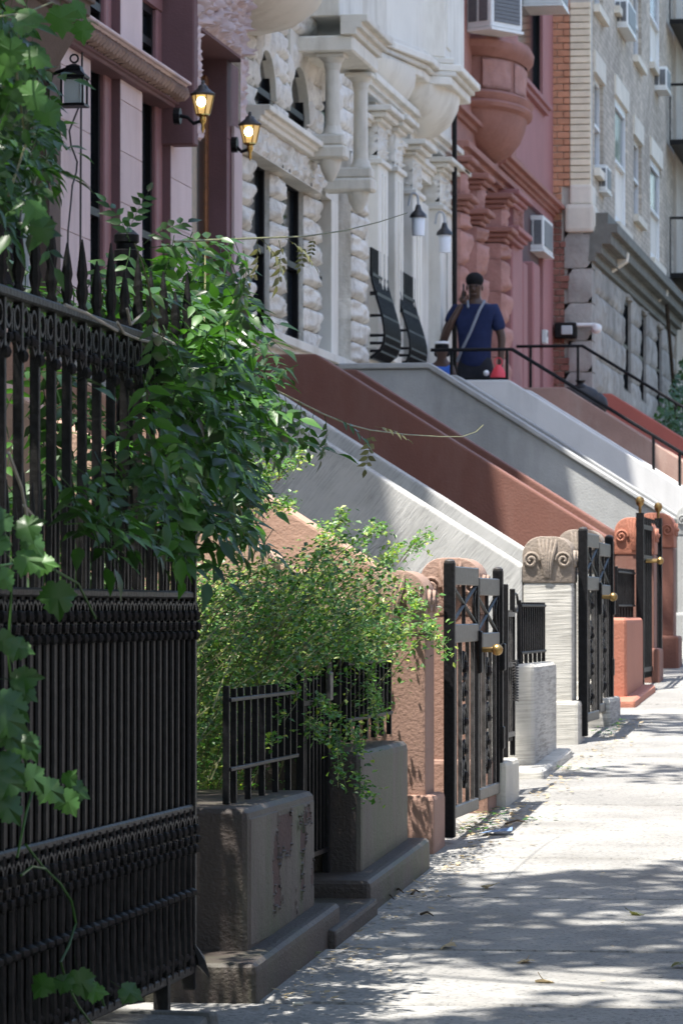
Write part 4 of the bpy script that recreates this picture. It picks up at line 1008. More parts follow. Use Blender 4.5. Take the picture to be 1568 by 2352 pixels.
# bay: projects in two steps, stands on a moulded slab carried by rounded corbels
zB = ZX(1002, 176, 4.93)
by0, by1, by2 = D(852), DX(972, 5.12), DX(1066, 4.93)
plan = [(-LF-.05, by0), (-5.12, by1-.35), (-5.12, by1), (-4.93, by1+.12), (-4.93, by2), (-LF-.05, by2+.25)]
def planbox(n, m, off, z0, z1, bevel=.01, parent=None):
    c = Vector((-5.3, (by0+by2)/2))
    pts = [(p[0]+off*(1 if p[0] > -5.3 else 0), p[1]+off*(-1 if p[1] < c[1] else 1)*.6) for p in plan]
    return MB().prism(pts, z0, z1, 'z').build(n, m, parent or HV.T, bevel=bevel)
planbox('bay_wall', white_s, 0, zB+.26, HV.top-2)
b1 = planbox('bay_slab', white_s, .06, zB+.0, zB+.08)
planbox('bay_moulding', white_s, .10, zB+.081, zB+.13)
planbox('bay_moulding', white_s, .15, zB+.131, zB+.20)
planbox('bay_moulding', white_s, .08, zB+.201, zB+.26)
planbox('bay_sill_moulding', white_s, .08, zB+1.35, zB+1.42)
planbox('bay_sill_moulding', white_s, .13, zB+1.42, zB+1.50)
HV.box('bay_pilaster', white_s, by1+.2, by1+.5, zB+.36, zB+1.35, 4.915, .1, bevel=.01)
MB().lathe([(.08, -.42), (.5, -.37), (.86, -.25), (1.05, -.10), (1.1, 0)], (-5.3, (by1+by2)/2+.1, zB), 22, sx=.36, a0=-pi/2, a1=pi/2).build('bay_corbel', white_s, HV.T, smooth=True)
MB().lathe([(.08, -.36), (.5, -.31), (.86, -.20), (1.05, -.08), (1.1, 0)], (-5.38, by1-.95, zB), 20, sx=.26, a0=-pi/2, a1=pi/2).build('bay_corbel', white_s, HV.T, smooth=True)
# bellied iron grilles
def belly(xa, xb, ytop, ybot, label, xr):
    ya, yb = DX(xa, 5.25), DX(xb, 5.25); zt_, z0_ = ZX(xa, ytop, 5.2), ZX((xa+xb)/2, ybot, 5.1)
    T = thing('window_grille', label, 'window grille', (-5.2, (ya+yb)/2, z0_), 'bellied window grilles on the white house')
    H_ = zt_-z0_; n = 9
    def prof(t): # t 0 bottom .. 1 top -> projection
        return .0+.13*max(0, sin(pi*min(1, (t*1.35)**.62)))*(1-t)**.35 if t < .74 else 0
    b0 = None
    for k in range(n):
        y = ya+(yb-ya)*k/(n-1)
        pts = [(-5.21+prof(t/14), y, z0_+H_*t/14) for t in range(15)]
        if b0 is None: b0 = MB().tube([(p[0]+5.21, 0, p[2]-z0_) for p in pts], .0145, 5).build('bar', iron, T, smooth=True, origin=(0, 0, 0)); place(b0, (-5.21, y, z0_), T)
        else: inst(b0, (-5.21, y, z0_), T)
    for t in (0, .06, .13, .2, .38, .58, .76):
        q = prof(t); MB().tube([(-5.22, ya-.01, z0_+H_*t), (-5.21+q, ya-.01, z0_+H_*t), (-5.21+q, yb+.01, z0_+H_*t), (-5.22, yb+.01, z0_+H_*t)], .014 if t < .5 else .02, 4).build('band', iron, T)
    return T
belly(842, 878, 560, 812, 'first bellied black window grille on the white facade', 0)
belly(903, 940, 610, 838, 'second bellied black window grille closer to the white door', 0)
lamp_bracket('door_lamp', 'frosted glass lamp left of the smooth white house door', 960, 512, 5.12, 'white', 'frosted lamps beside the white door')
lamp_bracket('door_lamp', 'frosted glass lamp by the boundary with the red sandstone house', 1020, 552, 5.08, 'white', 'frosted lamps beside the white door')
# ---- red sandstone house with round oriel
HB = House('row_house', 'red sandstone house with a rounded oriel and rock-faced columns', 1037, 1180, 9.8, burg_o, D0=D(1037)+.005, D1=D(1185))
zB1 = ZX(1100, 560, LF); zbb = HB.g+2.3
zcor = ZX(1173, 363, 5.2)
def rock_column(H, x, L, ycap, ycap2, m=burg_r, ms=burg_o, half=.19):
    c = DX(x, L); z1, z2 = ZX(x, ycap, L), ZX(x, ycap2, L); zb_ = H.g+1.6
    z = zb_
    while z < z2-.1:
        e = min(z+.36, z2-.08); H.block(m, c-half, c+half, z, e, L, th=.5, rock=True, bulge=.07); z = e
    z = z2+.08
    while z < z1-.05:
        e = min(z+.3, z1-.04); H.block(m, c-half*.9, c+half*.9, z, e, L, th=.5, rock=True, bulge=.05); z = e
    for (zz, ) in ((z1,), (z2,)):
        for (dz, pr, h) in ((-.07, .02, .05), (-.02, .06, .05), (.03, .11, .06)):
            MB().box(-L-.4, -L+pr+.03, c-half-pr, c+half+pr, zz+dz, zz+dz+h-.001).build('capital', ms, H.T, bevel=.012)
rock_column(HB, 1062, 5.12, 385, 472); rock_column(HB, 1100, 5.12, 424, 505); rock_column(HB, 1155, 5.12, 468, 545)
for (a, b) in ((1072, 1092), (1112, 1142)):
    HB.window(D(a), D(b), zbb, ZX(a, 440, LF), .05, frame=iron, glass=glass_d)
HB.box('upper_wall', burg_o, HB.D0, HB.D1-.01, ZX(1100, 425, LF), HB.top-.4, LF, .35)
HB.box('pier', burg_o, HB.D0, D(1072), HB.g-.3, ZX(1100, 425, LF)); HB.box('pier', burg_o, D(1092), D(1112), zbb, ZX(1100, 425, LF)); HB.box('pier', burg_o, D(1142), HB.D1-.01, HB.g-.3, ZX(1100, 425, LF))
HB.box('base_wall', burg_o, D(1072), D(1142), HB.g-.3, zbb)
HB.moulding('string_course', burg_o, HB.D0, HB.D1, ZX(1150, 425, 5.1), [(.06, .05), (.06, .12), (.07, .18)])
HB.moulding('string_course', burg_o, HB.D0, HB.D1, ZX(1150, 345, 5.2), [(.05, .04), (.05, .10)])
HB.moulding('top_cornice', burg_o, HB.D0, HB.D1, HB.top-.4, [(.2, .15), (.2, .35), (.12, .5)])
# oriel
oy = D(1110)+.05; oz = ZX(1180, 248, 4.85)
MB().lathe([(.05, -.47), (.35, -.45), (.68, -.37), (.92, -.24), (1.06, -.09), (1.10, 0)], (-LF, oy, oz), 26, sx=.42, a0=-pi/2, a1=pi/2).build('oriel_bowl', burg_o, HB.T, smooth=True)
MB().lathe([(1.10, 0), (1.22, .03), (1.25, .07), (1.20, .10), (1.24, .13), (1.27, .17), (1.18, .20)], (-LF, oy, oz), 26, sx=.42, a0=-pi/2, a1=pi/2).build('oriel_moulding', burg_o, HB.T, smooth=True)
MB().lathe([(1.05, .20), (1.05, .60)], (-LF, oy, oz), 26, sx=.42, a0=-pi/2, a1=pi/2).build('oriel_band', burg_o, HB.T, smooth=True)
# carved panels wrapped on the band
for (a0, a1) in ((-1.35, -.62), (-.5, .35), (.47, 1.2)):
    nu, nv = 26, 16; vs = []; fs = []
    for j in range(nv+1):
        for i in range(nu+1):
            a = a0+(a1-a0)*i/nu; z = oz+.23+.32*j/nv
            h = .035*min(1, max(0, noise.noise(Vector((a*4, z*5, 3)))+.45)*1.6) if 0 < i < nu and 0 < j < nv else 0
            vs.append((-LF+(1.062+h)*.42*cos(a)*1.01, oy+(1.062+h)*sin(a), z))
    for j in range(nv):
        for i in range(nu): fs.append((j*(nu+1)+i, j*(nu+1)+i+1, (j+1)*(nu+1)+i+1, (j+1)*(nu+1)+i))
    MB().add(vs, fs).build('carved_panel', burg_r, HB.T, smooth=True)
MB().lathe([(1.10, .57), (1.18, .61), (1.26, .65), (1.28, .72), (1.20, .78), (1.0, .80), (.0, .81)], (-LF, oy, oz), 26, sx=.42, a0=-pi/2, a1=pi/2).build('oriel_sill', burg_o, HB.T, smooth=True)
ow = MB(); ow.lathe([(.55, .8), (.55, 4.0)], (-LF, oy+.25, oz), 10, sx=.3, a0=-pi/2, a1=pi/2); ow.build('oriel_window', glass_d, HB.T)

def aircon(x0, x1, xc, y0, y1, L, D_, label, body=.42, w=None):
    """box hanging out of a window: near face square to the street at D_, from wall to L"""
    c0 = atD(x0, y1, D_); c1 = atD(xc, y0, D_)
    Lout = -c1.x; Lin = -c0.x; z0, z1 = c0.z, c1.z
    D2 = DX(x1, Lout)
    T = thing('air_conditioner', label, 'air conditioner', ((-Lout-Lin)/2, (D_+D2)/2, z0), 'window air conditioners')
    MB().box(-Lin-.3, -Lout, D_, D2, z0, z1).build('case', ac_white, T, bevel=.012, seg=2)
    w_ = Lin-Lout; h = z1-z0
    g = MB().box(-Lin+w_*.08, -Lin+w_*.42, D_-.006, D_+.01, z0+h*.14, z1-h*.14).build('side_vent', ac_dark, T)
    g2 = MB().box(-Lin+w_*.5, -Lin+w_*.9, D_-.006, D_+.01, z0+h*.14, z1-h*.14).build('side_vent', ac_dark, T)
    for gg, (a, b) in ((g, (.08, .42)), (g2, (.5, .9))):
        for k in range(1, 7):
            z = z0+h*.14+(h*.72)*k/7; MB().box(-Lin+w_*a, -Lin+w_*b, D_-.012, D_-.006, z-.004, z+.004).build('slat', ac_white if False else ac_dark, gg)
    MB().box(-Lout-.01, -Lout+.008, D_+(D2-D_)*.1, D2-(D2-D_)*.1, z0+h*.12, z1-h*.12).build('coil_grille', ac_dark, T)
    MB().box(-Lin-.3, -Lout+.01, D_-.01, D2+.01, z0-.03, z0-.002).build('drip_tray', ac_white, T)
    return T
# split of the far end of the sandstone house: big unit on the oriel
ac = aircon(1075, 1140, 1128, -14, 72, 4.8, D(1100)-1.2, 'large white air conditioner on top of the red oriel')
_p = atD(1128, 82, D(1100)-1.2)
for _c in list(ac.children_recursive): bpy.data.objects.remove(_c)
ac.location = (_p.x, _p.y, _p.z+.10); WL[ac.name] = Vector((0, 0, 0))
_h = .45
def acpart(n, m, x0, x1, y0, y1, z0, z1, par=None, bevel=0): 
    o = MB().box(x0, x1, y0, y1, z0, z1).build(n, m, None, bevel=bevel); o.parent = par or ac; 
    if par: o.location = Vector(o.location)-Vector(par.location)
    return o
acpart('case', ac_white, -.33, 0, 0, .55, 0, _h, bevel=.012)
for (a, b) in ((-.30, -.19), (-.16, -.05)): acpart('side_vent', ac_dark, a, b, -.008, .01, .07, _h-.07)
acpart('coil_grille', ac_dark, -.01, .008, .05, .50, .06, _h-.06)
for k in range(1, 8): acpart('slat', iron_grey, .008, .012, .05, .50, .06+(_h-.12)*k/8, .064+(_h-.12)*k/8)
acpart('drip_tray', ac_white, -.34, .01, -.01, .56, -.03, -.001)
ac.rotation_euler = (0, 0, radians(-30))
# ---- plain burgundy house
HC2 = House('row_house', 'plain burgundy painted house with a tall dark window', 1185, 1270, 9.8, burg, D0=D(1185)+.005, D1=D(1271))
zcb = ZX(1220, 415, 5.2)
wa, wb = D(1190), D(1247); wz = ZX(1200, 185, LF)
HC2.box('wall_panel', burg, HC2.D0, wa, HC2.g-.3, HC2.top-.4); HC2.box('wall_panel', burg, wb, HC2.D1-.01, HC2.g-.3, HC2.top-.4)
HC2.box('wall_panel', burg, wa, wb, ZX(1220, 470, LF), wz-.08)
HC2.window(wa, wb, wz, wz+2.6, .035, frame=iron, glass=glass_d, split=.45)
HC2.box('wall_panel', burg, wa, wb, wz+2.6, HC2.top-.4)
HC2.moulding('window_sill', burg, wa-.1, wb+.2, wz-.13, [(.06, .06), (.06, .10)])
HC2.moulding('string_course', burg_o, DX(1165, 5.2), HC2.D1, zcb-.1, [(.04, .04), (.05, .09), (.05, .15)])
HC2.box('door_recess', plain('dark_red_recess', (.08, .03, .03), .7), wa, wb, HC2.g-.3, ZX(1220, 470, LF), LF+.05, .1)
for (xa, xb, L_) in ((1177, 1200, 5.16), (1202, 1212, 5.24), (1226, 1240, 5.22)):
    HC2.box('door_pilaster', burg, DX(xa, L_), DX(xb, L_), HC2.g+1.0, ZX(xa, 545 if xa < 1200 else 600, L_), L_, .2, bevel=.02)
for yc in (462, 545):
    zz = ZX(1185, yc, 5.1)
    for (dz, pr, h) in ((-.07, .02, .05), (-.02, .06, .05), (.03, .11, .06)):
        HC2.box('capital', burg, DX(1177, 5.1)-pr, DX(1203, 5.1)+pr, zz+dz, zz+dz+h-.001, 5.12-pr, .3, bevel=.01)
carve('carved_capital', HC2.T, burg_o, DX(1179, 5.14), DX(1200, 5.14), ZX(1185, 540, 5.14), ZX(1185, 470, 5.14), 5.14, .05, 9, .09)
HC2.box('capital_core', burg, DX(1177, 5.15), DX(1202, 5.15), ZX(1185, 542, 5.14), ZX(1185, 468, 5.14), 5.145, .3)
HC2.moulding('top_cornice', burg, HC2.D0, HC2.D1, HC2.top-.4, [(.2, .15), (.2, .35), (.12, .5)])
ib = at(1247, 774, 5.28)
T = thing('intercom', 'small pale grey intercom box on the burgundy wall', 'intercom', (ib.x, ib.y, ib.z-.09))
MB().box(ib.x-.01, ib.x+.05, ib.y-.09, ib.y+.09, ib.z-.085, ib.z+.085).build('case', ac_white, T, bevel=.006)
MB().box(ib.x+.048, ib.x+.056, ib.y-.04, ib.y+.04, ib.z+.0, ib.z+.06).build('screen', ac_dark, T)
aircon(1203, 1270, 1247, 494, 572, 4.9, D(1228), 'boxy white air conditioner over the burgundy doorway')
aircon(1236, 1306, 1290, -60, 8, 4.8, D(1218), 'white air conditioner cut by the top edge above the tall dark window')
# drainpipe between white and red houses
dp = MB(); q0, q1 = at(1043, 205, 5.12), at(1043, 900, 5.12)
dp.tube([(q0.x, q0.y, HV.top-.5), (q1.x, q0.y, HV.g)], .026, 8)
tag(dp.build('drainpipe', iron_old, smooth=True), 'dark drainpipe between the white house and the red sandstone house', 'pipe')

# ---- apartment block with brick flank
LG = (2240-1356)/(2240-1271)*5.3
DG = D(1271)+.01; LG = -atD(1356, 300, DG).x
HA = House('apartment_block', 'tall grey brick apartment block with orange and cream brick corner', 0, 0, 17, mortar, L=LG, D0=DG, D1=DG+14.5, group='apartment blocks at the far end of the street', cat='apartment building')
zcap = atD(1300, 455, DG).z; ztop = 12.6; zmid = atD(1310, 520, DG).z; zlow = atD(1300, 860, DG).z
xq = [atD(x, 300, DG).x for x in (1270, 1308, 1356)]
MB().box(-LF-1.2, -LG-.012, DG+.03, DG+.4, G(DG)-.4, HA.top).build('flank_core', mortar, HA.T)
ch = .0872; bl = {}
def brick(m, x0, x1, z, h, key, proud=0.0):
    k = (m.name, key)
    loc = ((x0+x1)/2, DG-.02-proud, z)
    if k not in bl:
        o = MB().box(-(x1-x0)/2+.004, (x1-x0)/2-.004, 0, .09, 0, h-.012).build('brick', m, HA.T, bevel=.004, origin=(0, 0, 0)); place(o, loc, HA.T); bl[k] = o
    else: inst(bl[k], loc, HA.T)
z = zlow-.3; row = 0
dz_sw = atD(1300, 520, DG).z
while z < 9.6:
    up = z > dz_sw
    mo = brick_o if up else brick_shade  # sun above and shade below are put into the brick colour
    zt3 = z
    if z > zcap+.15:
        q = .08 if row % 2 else .0
        a = xq[0]-.12; b = xq[1]
        mid = a+.17+(q)
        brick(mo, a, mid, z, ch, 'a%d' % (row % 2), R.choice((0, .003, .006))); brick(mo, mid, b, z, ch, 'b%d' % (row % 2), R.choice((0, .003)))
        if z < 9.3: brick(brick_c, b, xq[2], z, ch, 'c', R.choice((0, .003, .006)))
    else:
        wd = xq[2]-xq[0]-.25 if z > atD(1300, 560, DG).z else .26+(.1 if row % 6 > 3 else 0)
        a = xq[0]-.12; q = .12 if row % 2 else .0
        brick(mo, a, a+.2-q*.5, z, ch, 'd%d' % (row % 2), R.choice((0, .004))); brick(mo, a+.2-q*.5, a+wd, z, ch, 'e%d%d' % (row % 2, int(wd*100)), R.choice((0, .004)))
    z += ch; row += 1
# stone corner of the lower storeys, in blocks
zz = G(DG)-.3; i = 0
hs = [.55, .42, .50, .38, .46, .52, .40, .48, .44, .5, .42]
while zz < atD(1300, 535, DG).z:
    h = hs[i % len(hs)]; top = min(zz+h, atD(1300, 530, DG).z)
    x0 = xq[0]+(.14 if i % 2 else .19)
    rb = rockbox(x0, xq[2]+.012, DG-.02, DG+.5, zz, top-.012, .02, seed=i, face='-y', n=5); rb.build('corner_stone', grey_stone, HA.T, smooth=True)
    zz = top; i += 1
cs = MB(); cs.box(xq[1]-.06, xq[2]+.05, DG-.09, DG+.5, atD(1300, 535, DG).z, atD(1300, 470, DG).z); cs.build('cap_stone', lt_stone, HA.T, bevel=.05, seg=2)
cs = MB(); cs.box(xq[1]-.0, xq[2]+.02, DG-.05, DG+.5, atD(1300, 470, DG).z, atD(1300, 425, DG).z); cs.build('cap_stone', lt_stone, HA.T, bevel=.03, seg=2)
# street face
gbk = brushed('grey_brick_face', (.43, .41, .36), (.22, .205, .175), ang=0, amt=.9, scale=40)
def greybrick():
    m, n, b = newmat('grey_brick'); L = n.links.new
    geo = n.nodes.new('ShaderNodeNewGeometry'); sep = n.nodes.new('ShaderNodeSeparateXYZ'); L(geo.outputs['Position'], sep.inputs[0])
    cmb = n.nodes.new('ShaderNodeCombineXYZ'); L(sep.outputs[1], cmb.inputs[0]); L(sep.outputs[2], cmb.inputs[1])
    br = n.nodes.new('ShaderNodeTexBrick'); br.inputs['Scale'].default_value = 4.2; br.inputs['Mortar Size'].default_value = .018
    br.inputs['Color1'].default_value = (.60, .52, .41, 1); br.inputs['Color2'].default_value = (.40, .345, .27, 1); br.inputs['Mortar'].default_value = (.27, .24, .19, 1)
    br.inputs['Row Height'].default_value = .32; br.inputs['Brick Width'].default_value = .9
    L(cmb.outputs[0], br.inputs['Vector']); 
    no = n.nodes.new('ShaderNodeTexNoise'); no.inputs['Scale'].default_value = .9; no.inputs['Detail'].default_value = 6; L(geo.outputs['Position'], no.inputs['Vector'])
    r = ramp(n, [(.3, (.75,)*3), (.7, (1.15,)*3)]); L(no.outputs[0], r.inputs[0])
    mu = n.nodes.new('ShaderNodeMix'); mu.data_type = 'RGBA'; mu.blend_type = 'MULTIPLY'; mu.inputs[0].default_value = 1; L(br.outputs[0], mu.inputs[6]); L(r.outputs[0], mu.inputs[7])
    L(mu.outputs[2], b.inputs['Base Color']); b.inputs['Roughness'].default_value = .9
    bp = n.nodes.new('ShaderNodeBump'); bp.inputs['Strength'].default_value = .6; bp.inputs['Distance'].default_value = .01; L(br.outputs[1], bp.inputs['Height']); bp.invert = True; L(bp.outputs[0], b.inputs['Normal'])
    return m
gb = greybrick()
DA = lambda x: DX(x, LG)
zco = ZX(1378, 463, LG-.25)+.0           # cornice top level
colw = [(1366, 1386), (1413, 1440), (1456, 1474), (1494, 1518)]
edges = [DG+.42]
rows = []   # storeys above the cornice
fl = [(ZX(1420, 520, LG), ZX(1420, 240, LG)), (ZX(1505, 160, LG), ZX(1505, -60, LG)+.4)]
fl = [(zco+.35, zco+2.15), (zco+3.15, zco+5.0)]
ylist = [(DA(a), DA(b)) for (a, b) in colw]
prev = DG+.4
for i, (ya, yb) in enumerate(ylist):
    HA.box('wall_panel', gb, prev, ya, zco, HA.top, LG, .35)
    z0 = zco
    wdt = i in (1, 3)
    zs_ = [(ZX(1426, 525, LG), ZX(1426, 240, LG)), (ZX(1426, 40, LG), ZX(1426, -150, LG))] if i == 1 else \
          [(ZX(1376, 400, LG), ZX(1376, 184, LG)), (ZX(1376, 30, LG), ZX(1376, -120, LG))] if i == 0 else \
          [(ZX(1465, 505, LG), ZX(1465, 325, LG)), (ZX(1465, 145, LG), ZX(1465, -30, LG))] if i == 2 else \
          [(ZX(1505, 605, LG), ZX(1505, 375, LG)), (ZX(1505, 165, LG), ZX(1505, -60, LG))]
    for (w0, w1) in zs_:
        w0 = max(w0, z0+.02)
        HA.box('wall_panel', gb, ya, yb, z0, w0, LG, .35)
        HA.window(ya, yb, w0, w1, .02 if wdt else .05, frame=white_p, glass=glass_m if wdt else glass_d, fw=.12 if wdt else .06, blind=white_s if wdt else None)
        HA.box('lintel', lt_stone, ya-.1, yb+.1, w1, w1+.28, LG-.03, .3)
        HA.box('window_sill', lt_stone, ya-.1, yb+.1, w0-.10, w0, LG-.08, .3)
        z0 = w1+.28
    HA.box('wall_panel', gb, ya, yb, z0, HA.top, LG, .35)
    prev = yb
HA.box('wall_panel', gb, prev, HA.D1-.01, zco, HA.top, LG, .35)
HA.moulding('cornice', cornice_g, DG-.03, HA.D1, zco-.62, [(.10, .06), (.12, .14), (.14, .26), (.12, .34), (.14, .22)], LG)
MB().box(-LG-.3, -LG+.06, DG-.06, DG+.55, zco-.2, zco+.05).build('cornice_end', lt_stone, HA.T, bevel=.03)
# lower wall in stone blocks
low = [(1400, 1404, .0), (1431, 1449, 1), (1468, 1484, 1), (1506, 1520, 1)]
seg = [DG+.52]
prev = DG+.52
wz0, wz1 = ZX(1440, 900, LG), ZX(1440, 690, LG)
def rockwall(y0, y1, z0, z1):
    z = z0; r = 0
    while z < z1-.05:
        h = .42; e = min(z+h, z1); y = y0 + (0 if r % 2 else -.0); w = .8
        y = y0
        first = True
        while y < y1-.02:
            ye = min(y+(w*.5 if (first and r % 2) else w)*R.uniform(.85, 1.15), y1)
            if y1-ye < .2: ye = y1
            HA.block(grey_stone, y, ye, z, e, LG, rock=True, bulge=.035); y = ye; first = False
        z = e; r += 1
for (a, b, k) in low:
    if not k: continue
    ya, yb = DA(a), DA(b)
    rockwall(prev, ya, HA.g-.2, zco-.62)
    rockwall(ya, yb, wz1, zco-.62)
    HA.box('window_apron', grey_stone, ya, yb, HA.g-.3, wz0)
    HA.window(ya, yb, wz0, wz1, .04, frame=iron, glass=glass_d, split=.5)
    prev = yb
rockwall(prev, HA.D1-.2, HA.g-.2, zco-.62)
HA.box('lower_core', grey_stone, DG+.41, HA.D1-.02, HA.g-.4, zco-.62, LG+.25, .1)
aircon(1369, 1404, 1392, 378, 436, 4.6, DX(1376, LG), 'small white air conditioner just above the sloping grey cornice')
aircon(1409, 1462, 1440, -6, 58, 4.5, DX(1418, LG), 'pale air conditioner high on the grey brick wall')
aircon(1497, 1541, 1530, 152, 202, 4.4, DX(1504, LG), 'white air conditioner under the farther white sash window')
# floodlights under the cornice
def flood(x, y, L, label):
    c = at(x, y, L); T = thing('floodlight', label, 'floodlight', (c.x, c.y, c.z-.2), 'floodlights under the grey cornice')
    MB().box(c.x-.22, c.x+.02, c.y-.12, c.y+.12, c.z-.18, c.z+.2).build('housing', iron, T, bevel=.02)
    MB().prism([(c.x-.05, c.z-.24), (c.x+.16, c.z-.10), (c.x+.18, c.z+.02), (c.x+.02, c.z+.0)], c.y-.13, c.y+.13, 'y').build('visor', lt_stone, T)
flood(1412, 585, LG-.1, 'nearer floodlight under the sloping grey cornice')
flood(1506, 665, LG-.1, 'farther floodlight under the sloping grey cornice')
# meter box and pipe on the corner stones
mb_ = atD(1299, 760, DG-.1)
T = thing('meter_box', 'electric meter box with a pale pipe on the grey corner stones', 'meter box', (mb_.x, mb_.y, mb_.z-.15))
MB().box(mb_.x-.14, mb_.x+.14, DG-.2, DG-.045, mb_.z-.1, mb_.z+.1).build('case', iron_old, T, bevel=.015)
MB().box(mb_.x-.05, mb_.x+.09, DG-.23, DG-.2, mb_.z-.055, mb_.z+.06).build('meter_glass', clearg, T, bevel=.01)
a, b_ = atD(1273, 747, DG-.1), atD(1378, 747, DG-.1)
pp = MB(); pp.tube([(a.x, DG-.1, a.z), (b_.x-.06, DG-.1, a.z), (b_.x+.0, DG-.08, a.z-.03)], .025, 8); pp.sphere((b_.x-.05, DG-.12, a.z-.05), .07, 8); pp.build('pipe', ac_white, T, smooth=True)
# ---- last block with a fire escape
HZ = House('apartment_block', 'pale far apartment block with a black fire escape', 0, 0, 18, grey_l if False else lt_stone, L=LG-.05, D0=HA.D1+.02, D1=HA.D1+16, group='apartment blocks at the far end of the street', cat='apartment building')
lmat = stone('far_grey_brick', (.52, .47, .39), .1, 3, .9, .4, 40)
zz = HZ.g
yy = HZ.D0
cols_ = [(HZ.D0+1.6, HZ.D0+2.7), (HZ.D0+4.4, HZ.D0+5.5), (HZ.D0+8, HZ.D0+9.1), (HZ.D0+12, HZ.D0+13.1)]
pv = HZ.D0
for (a, b) in cols_:
    HZ.box('wall_panel', lmat, pv, a, HZ.g-.3, HZ.top); z0 = HZ.g-.3
    for f in range(5):
        w0 = HZ.g+1.6+3.1*f; w1 = w0+1.8
        HZ.box('wall_panel', lmat, a, b, z0, w0); HZ.window(a, b, w0, w1, .04, glass=glass_d); HZ.box('lintel', lt_stone, a-.1, b+.1, w1, w1+.25, HZ.L-.03, .3); z0 = w1+.25
    HZ.box('wall_panel', lmat, a, b, z0, HZ.top); pv = b
HZ.box('wall_panel', lmat, pv, HZ.D1, HZ.g-.3, HZ.top)
fe = thing('fire_escape', 'black iron fire escape balconies on the far pale block', 'fire escape', (-LG+.5, HZ.D0+1, HZ.g+4))
for f in range(3):
    z = ZX(1531, (335, 640, 60)[f], LG)
    y0, y1 = DX(1531, LG), DX(1531, LG)+4.5
    MB().box(-LG+.05, -LG+.95, y0, y1, z, z+.08).build('platform', iron_old, fe)
    for k in range(9): MB().box(-LG+.93, -LG+.95, y0+k*(y1-y0)/8-.012, y0+k*(y1-y0)/8+.012, z+.08, z+.95).build('bar', iron_old, fe)
    for k in range(4): MB().box(-LG+.05+k*.29, -LG+.07+k*.29, y0-.01, y0+.01, z+.08, z+.95).build('bar', iron_old, fe)
    MB().box(-LG+.92, -LG+.96, y0, y1, z+.93, z+.97).build('rail', iron_old, fe); MB().box(-LG+.05, -LG+.95, y0-.02, y0+.02, z+.93, z+.97).build('rail', iron_old, fe)
    MB().box(-LG+.92, -LG+.96, y0, y1, z+.45, z+.48).build('rail', iron_old, fe)
    MB().tube([(-LG+.5, y1-.3, z), (-LG+.5, y0+1.2, z+3.0)], .04, 4).build('ladder', iron_old, fe)
# houses over the road, far off to the right, outside the picture
for k in range(9):
    y = -25+k*10
    o = House('facing_house', ['red-brown', 'cream', 'brown brick', 'grey', 'tan', 'dull red', 'sandy', 'pale brown', 'dark brown'][k]+' house on the opposite side of the road, outside the picture', 0, 0, 9.8, [brown_s, white_s, darkst, grey_w, tan_s, burg, lt_stone, tan_w, darkst][k], L=-24.8, D0=y, D1=y+9.9, group='houses across the road')
# ------------------------------------------------------------------ tall cast iron fence at the left
LFN = 2.18
fe1 = DX(437, LFN); fe0 = fe1-4.6
FZ = lambda y: ZX(437, y, LFN)
zb0, zmid, zup, ztop = FZ(2224), FZ(1855), FZ(1367), FZ(811)
TF = thing('iron_fence', 'tall black cast iron fence with spear tops at the left edge, wrapped in vine', 'fence', (-LFN, (fe0+fe1)/2, FZ(2270)))
for (z, h, w) in ((zb0, .028, .035), (zmid, .022, .032), (zup, .022, .032), (ztop, .024, .04)):
    MB().box(-LFN-w/2, -LFN+w/2, fe0, fe1, z-h/2, z+h/2).build('rail', iron_old, TF, bevel=.005)
MB().box(-LFN-.02, -LFN+.02, fe1-.03, fe1, FZ(2272), ztop).build('end_post', iron_old, TF, bevel=.004)
MB().box(-LFN-.012, -LFN-.008, fe0, fe1-.03, zb0, zup).build('back_sheet', iron, TF)
for k in range(5):
    y = fe1-.4-k*1.1; MB().box(-LFN-.02, -LFN+.02, y-.02, y+.02, zb0-.16, zb0).build('foot', iron_old, TF)
sp = .172; n = int((fe1-fe0)/sp)
first = {}
def fp(key, mbf, loc, mat=iron_old, smooth=False, scale=None, bevel=0):
    if key not in first:
        o = mbf().build(key, mat, TF, smooth=smooth, origin=(0, 0, 0), bevel=bevel); place(o, loc, TF); first[key] = o
        if scale: o.scale = scale
        return o
    return inst(first[key], loc, TF, scale)
H1 = ztop-zup; H2 = zup-zmid; H3 = zmid-zb0
def spear(h, fat):
    return MB().lathe([(.011, 0), (.015, .012), (.009, .03), (.013, .05), (.016*fat, .075), (.011*fat, h*.42), (.0145*fat, h*.52), (.008, h*.8), (.002, h)], (0, 0, 0), 7)
def top_orn():
    mb = MB()
    for s in (-1, 1):
        mb.ring((.004, s*.043, -.038), .026, .006, 'yz', 9, 4)
        mb.tube([(.004, s*.080, -.02), (.004, s*.072, -.085), (.004, s*.035, -.115), (.004, 0, -.09)], .0065, 4)
        mb.sphere((.008, s*.043, -.088), .012, 6)
    mb.sphere((.01, 0, -.125), .016, 6); mb.sphere((.01, .086, -.085), .015, 6)
    return mb
def mid_orn():
    mb = MB()
    mb.ring((.012, 0, -.035), .026, .006, 'yz', 9, 4); mb.sphere((.018, 0, -.045), .016, 6)
    mb.ring((.012, .043, -.03), .018, .005, 'yz', 7, 4); mb.sphere((.016, .043, -.075), .013, 6)
    mb.tube([(.012, -.03, -.02), (.012, -.012, -.07), (.014, 0, -.095), (.012, .012, -.07), (.012, .03, -.02)], .006, 4)
    mb.sphere((.018, 0, -.10), .014, 6)
    return mb
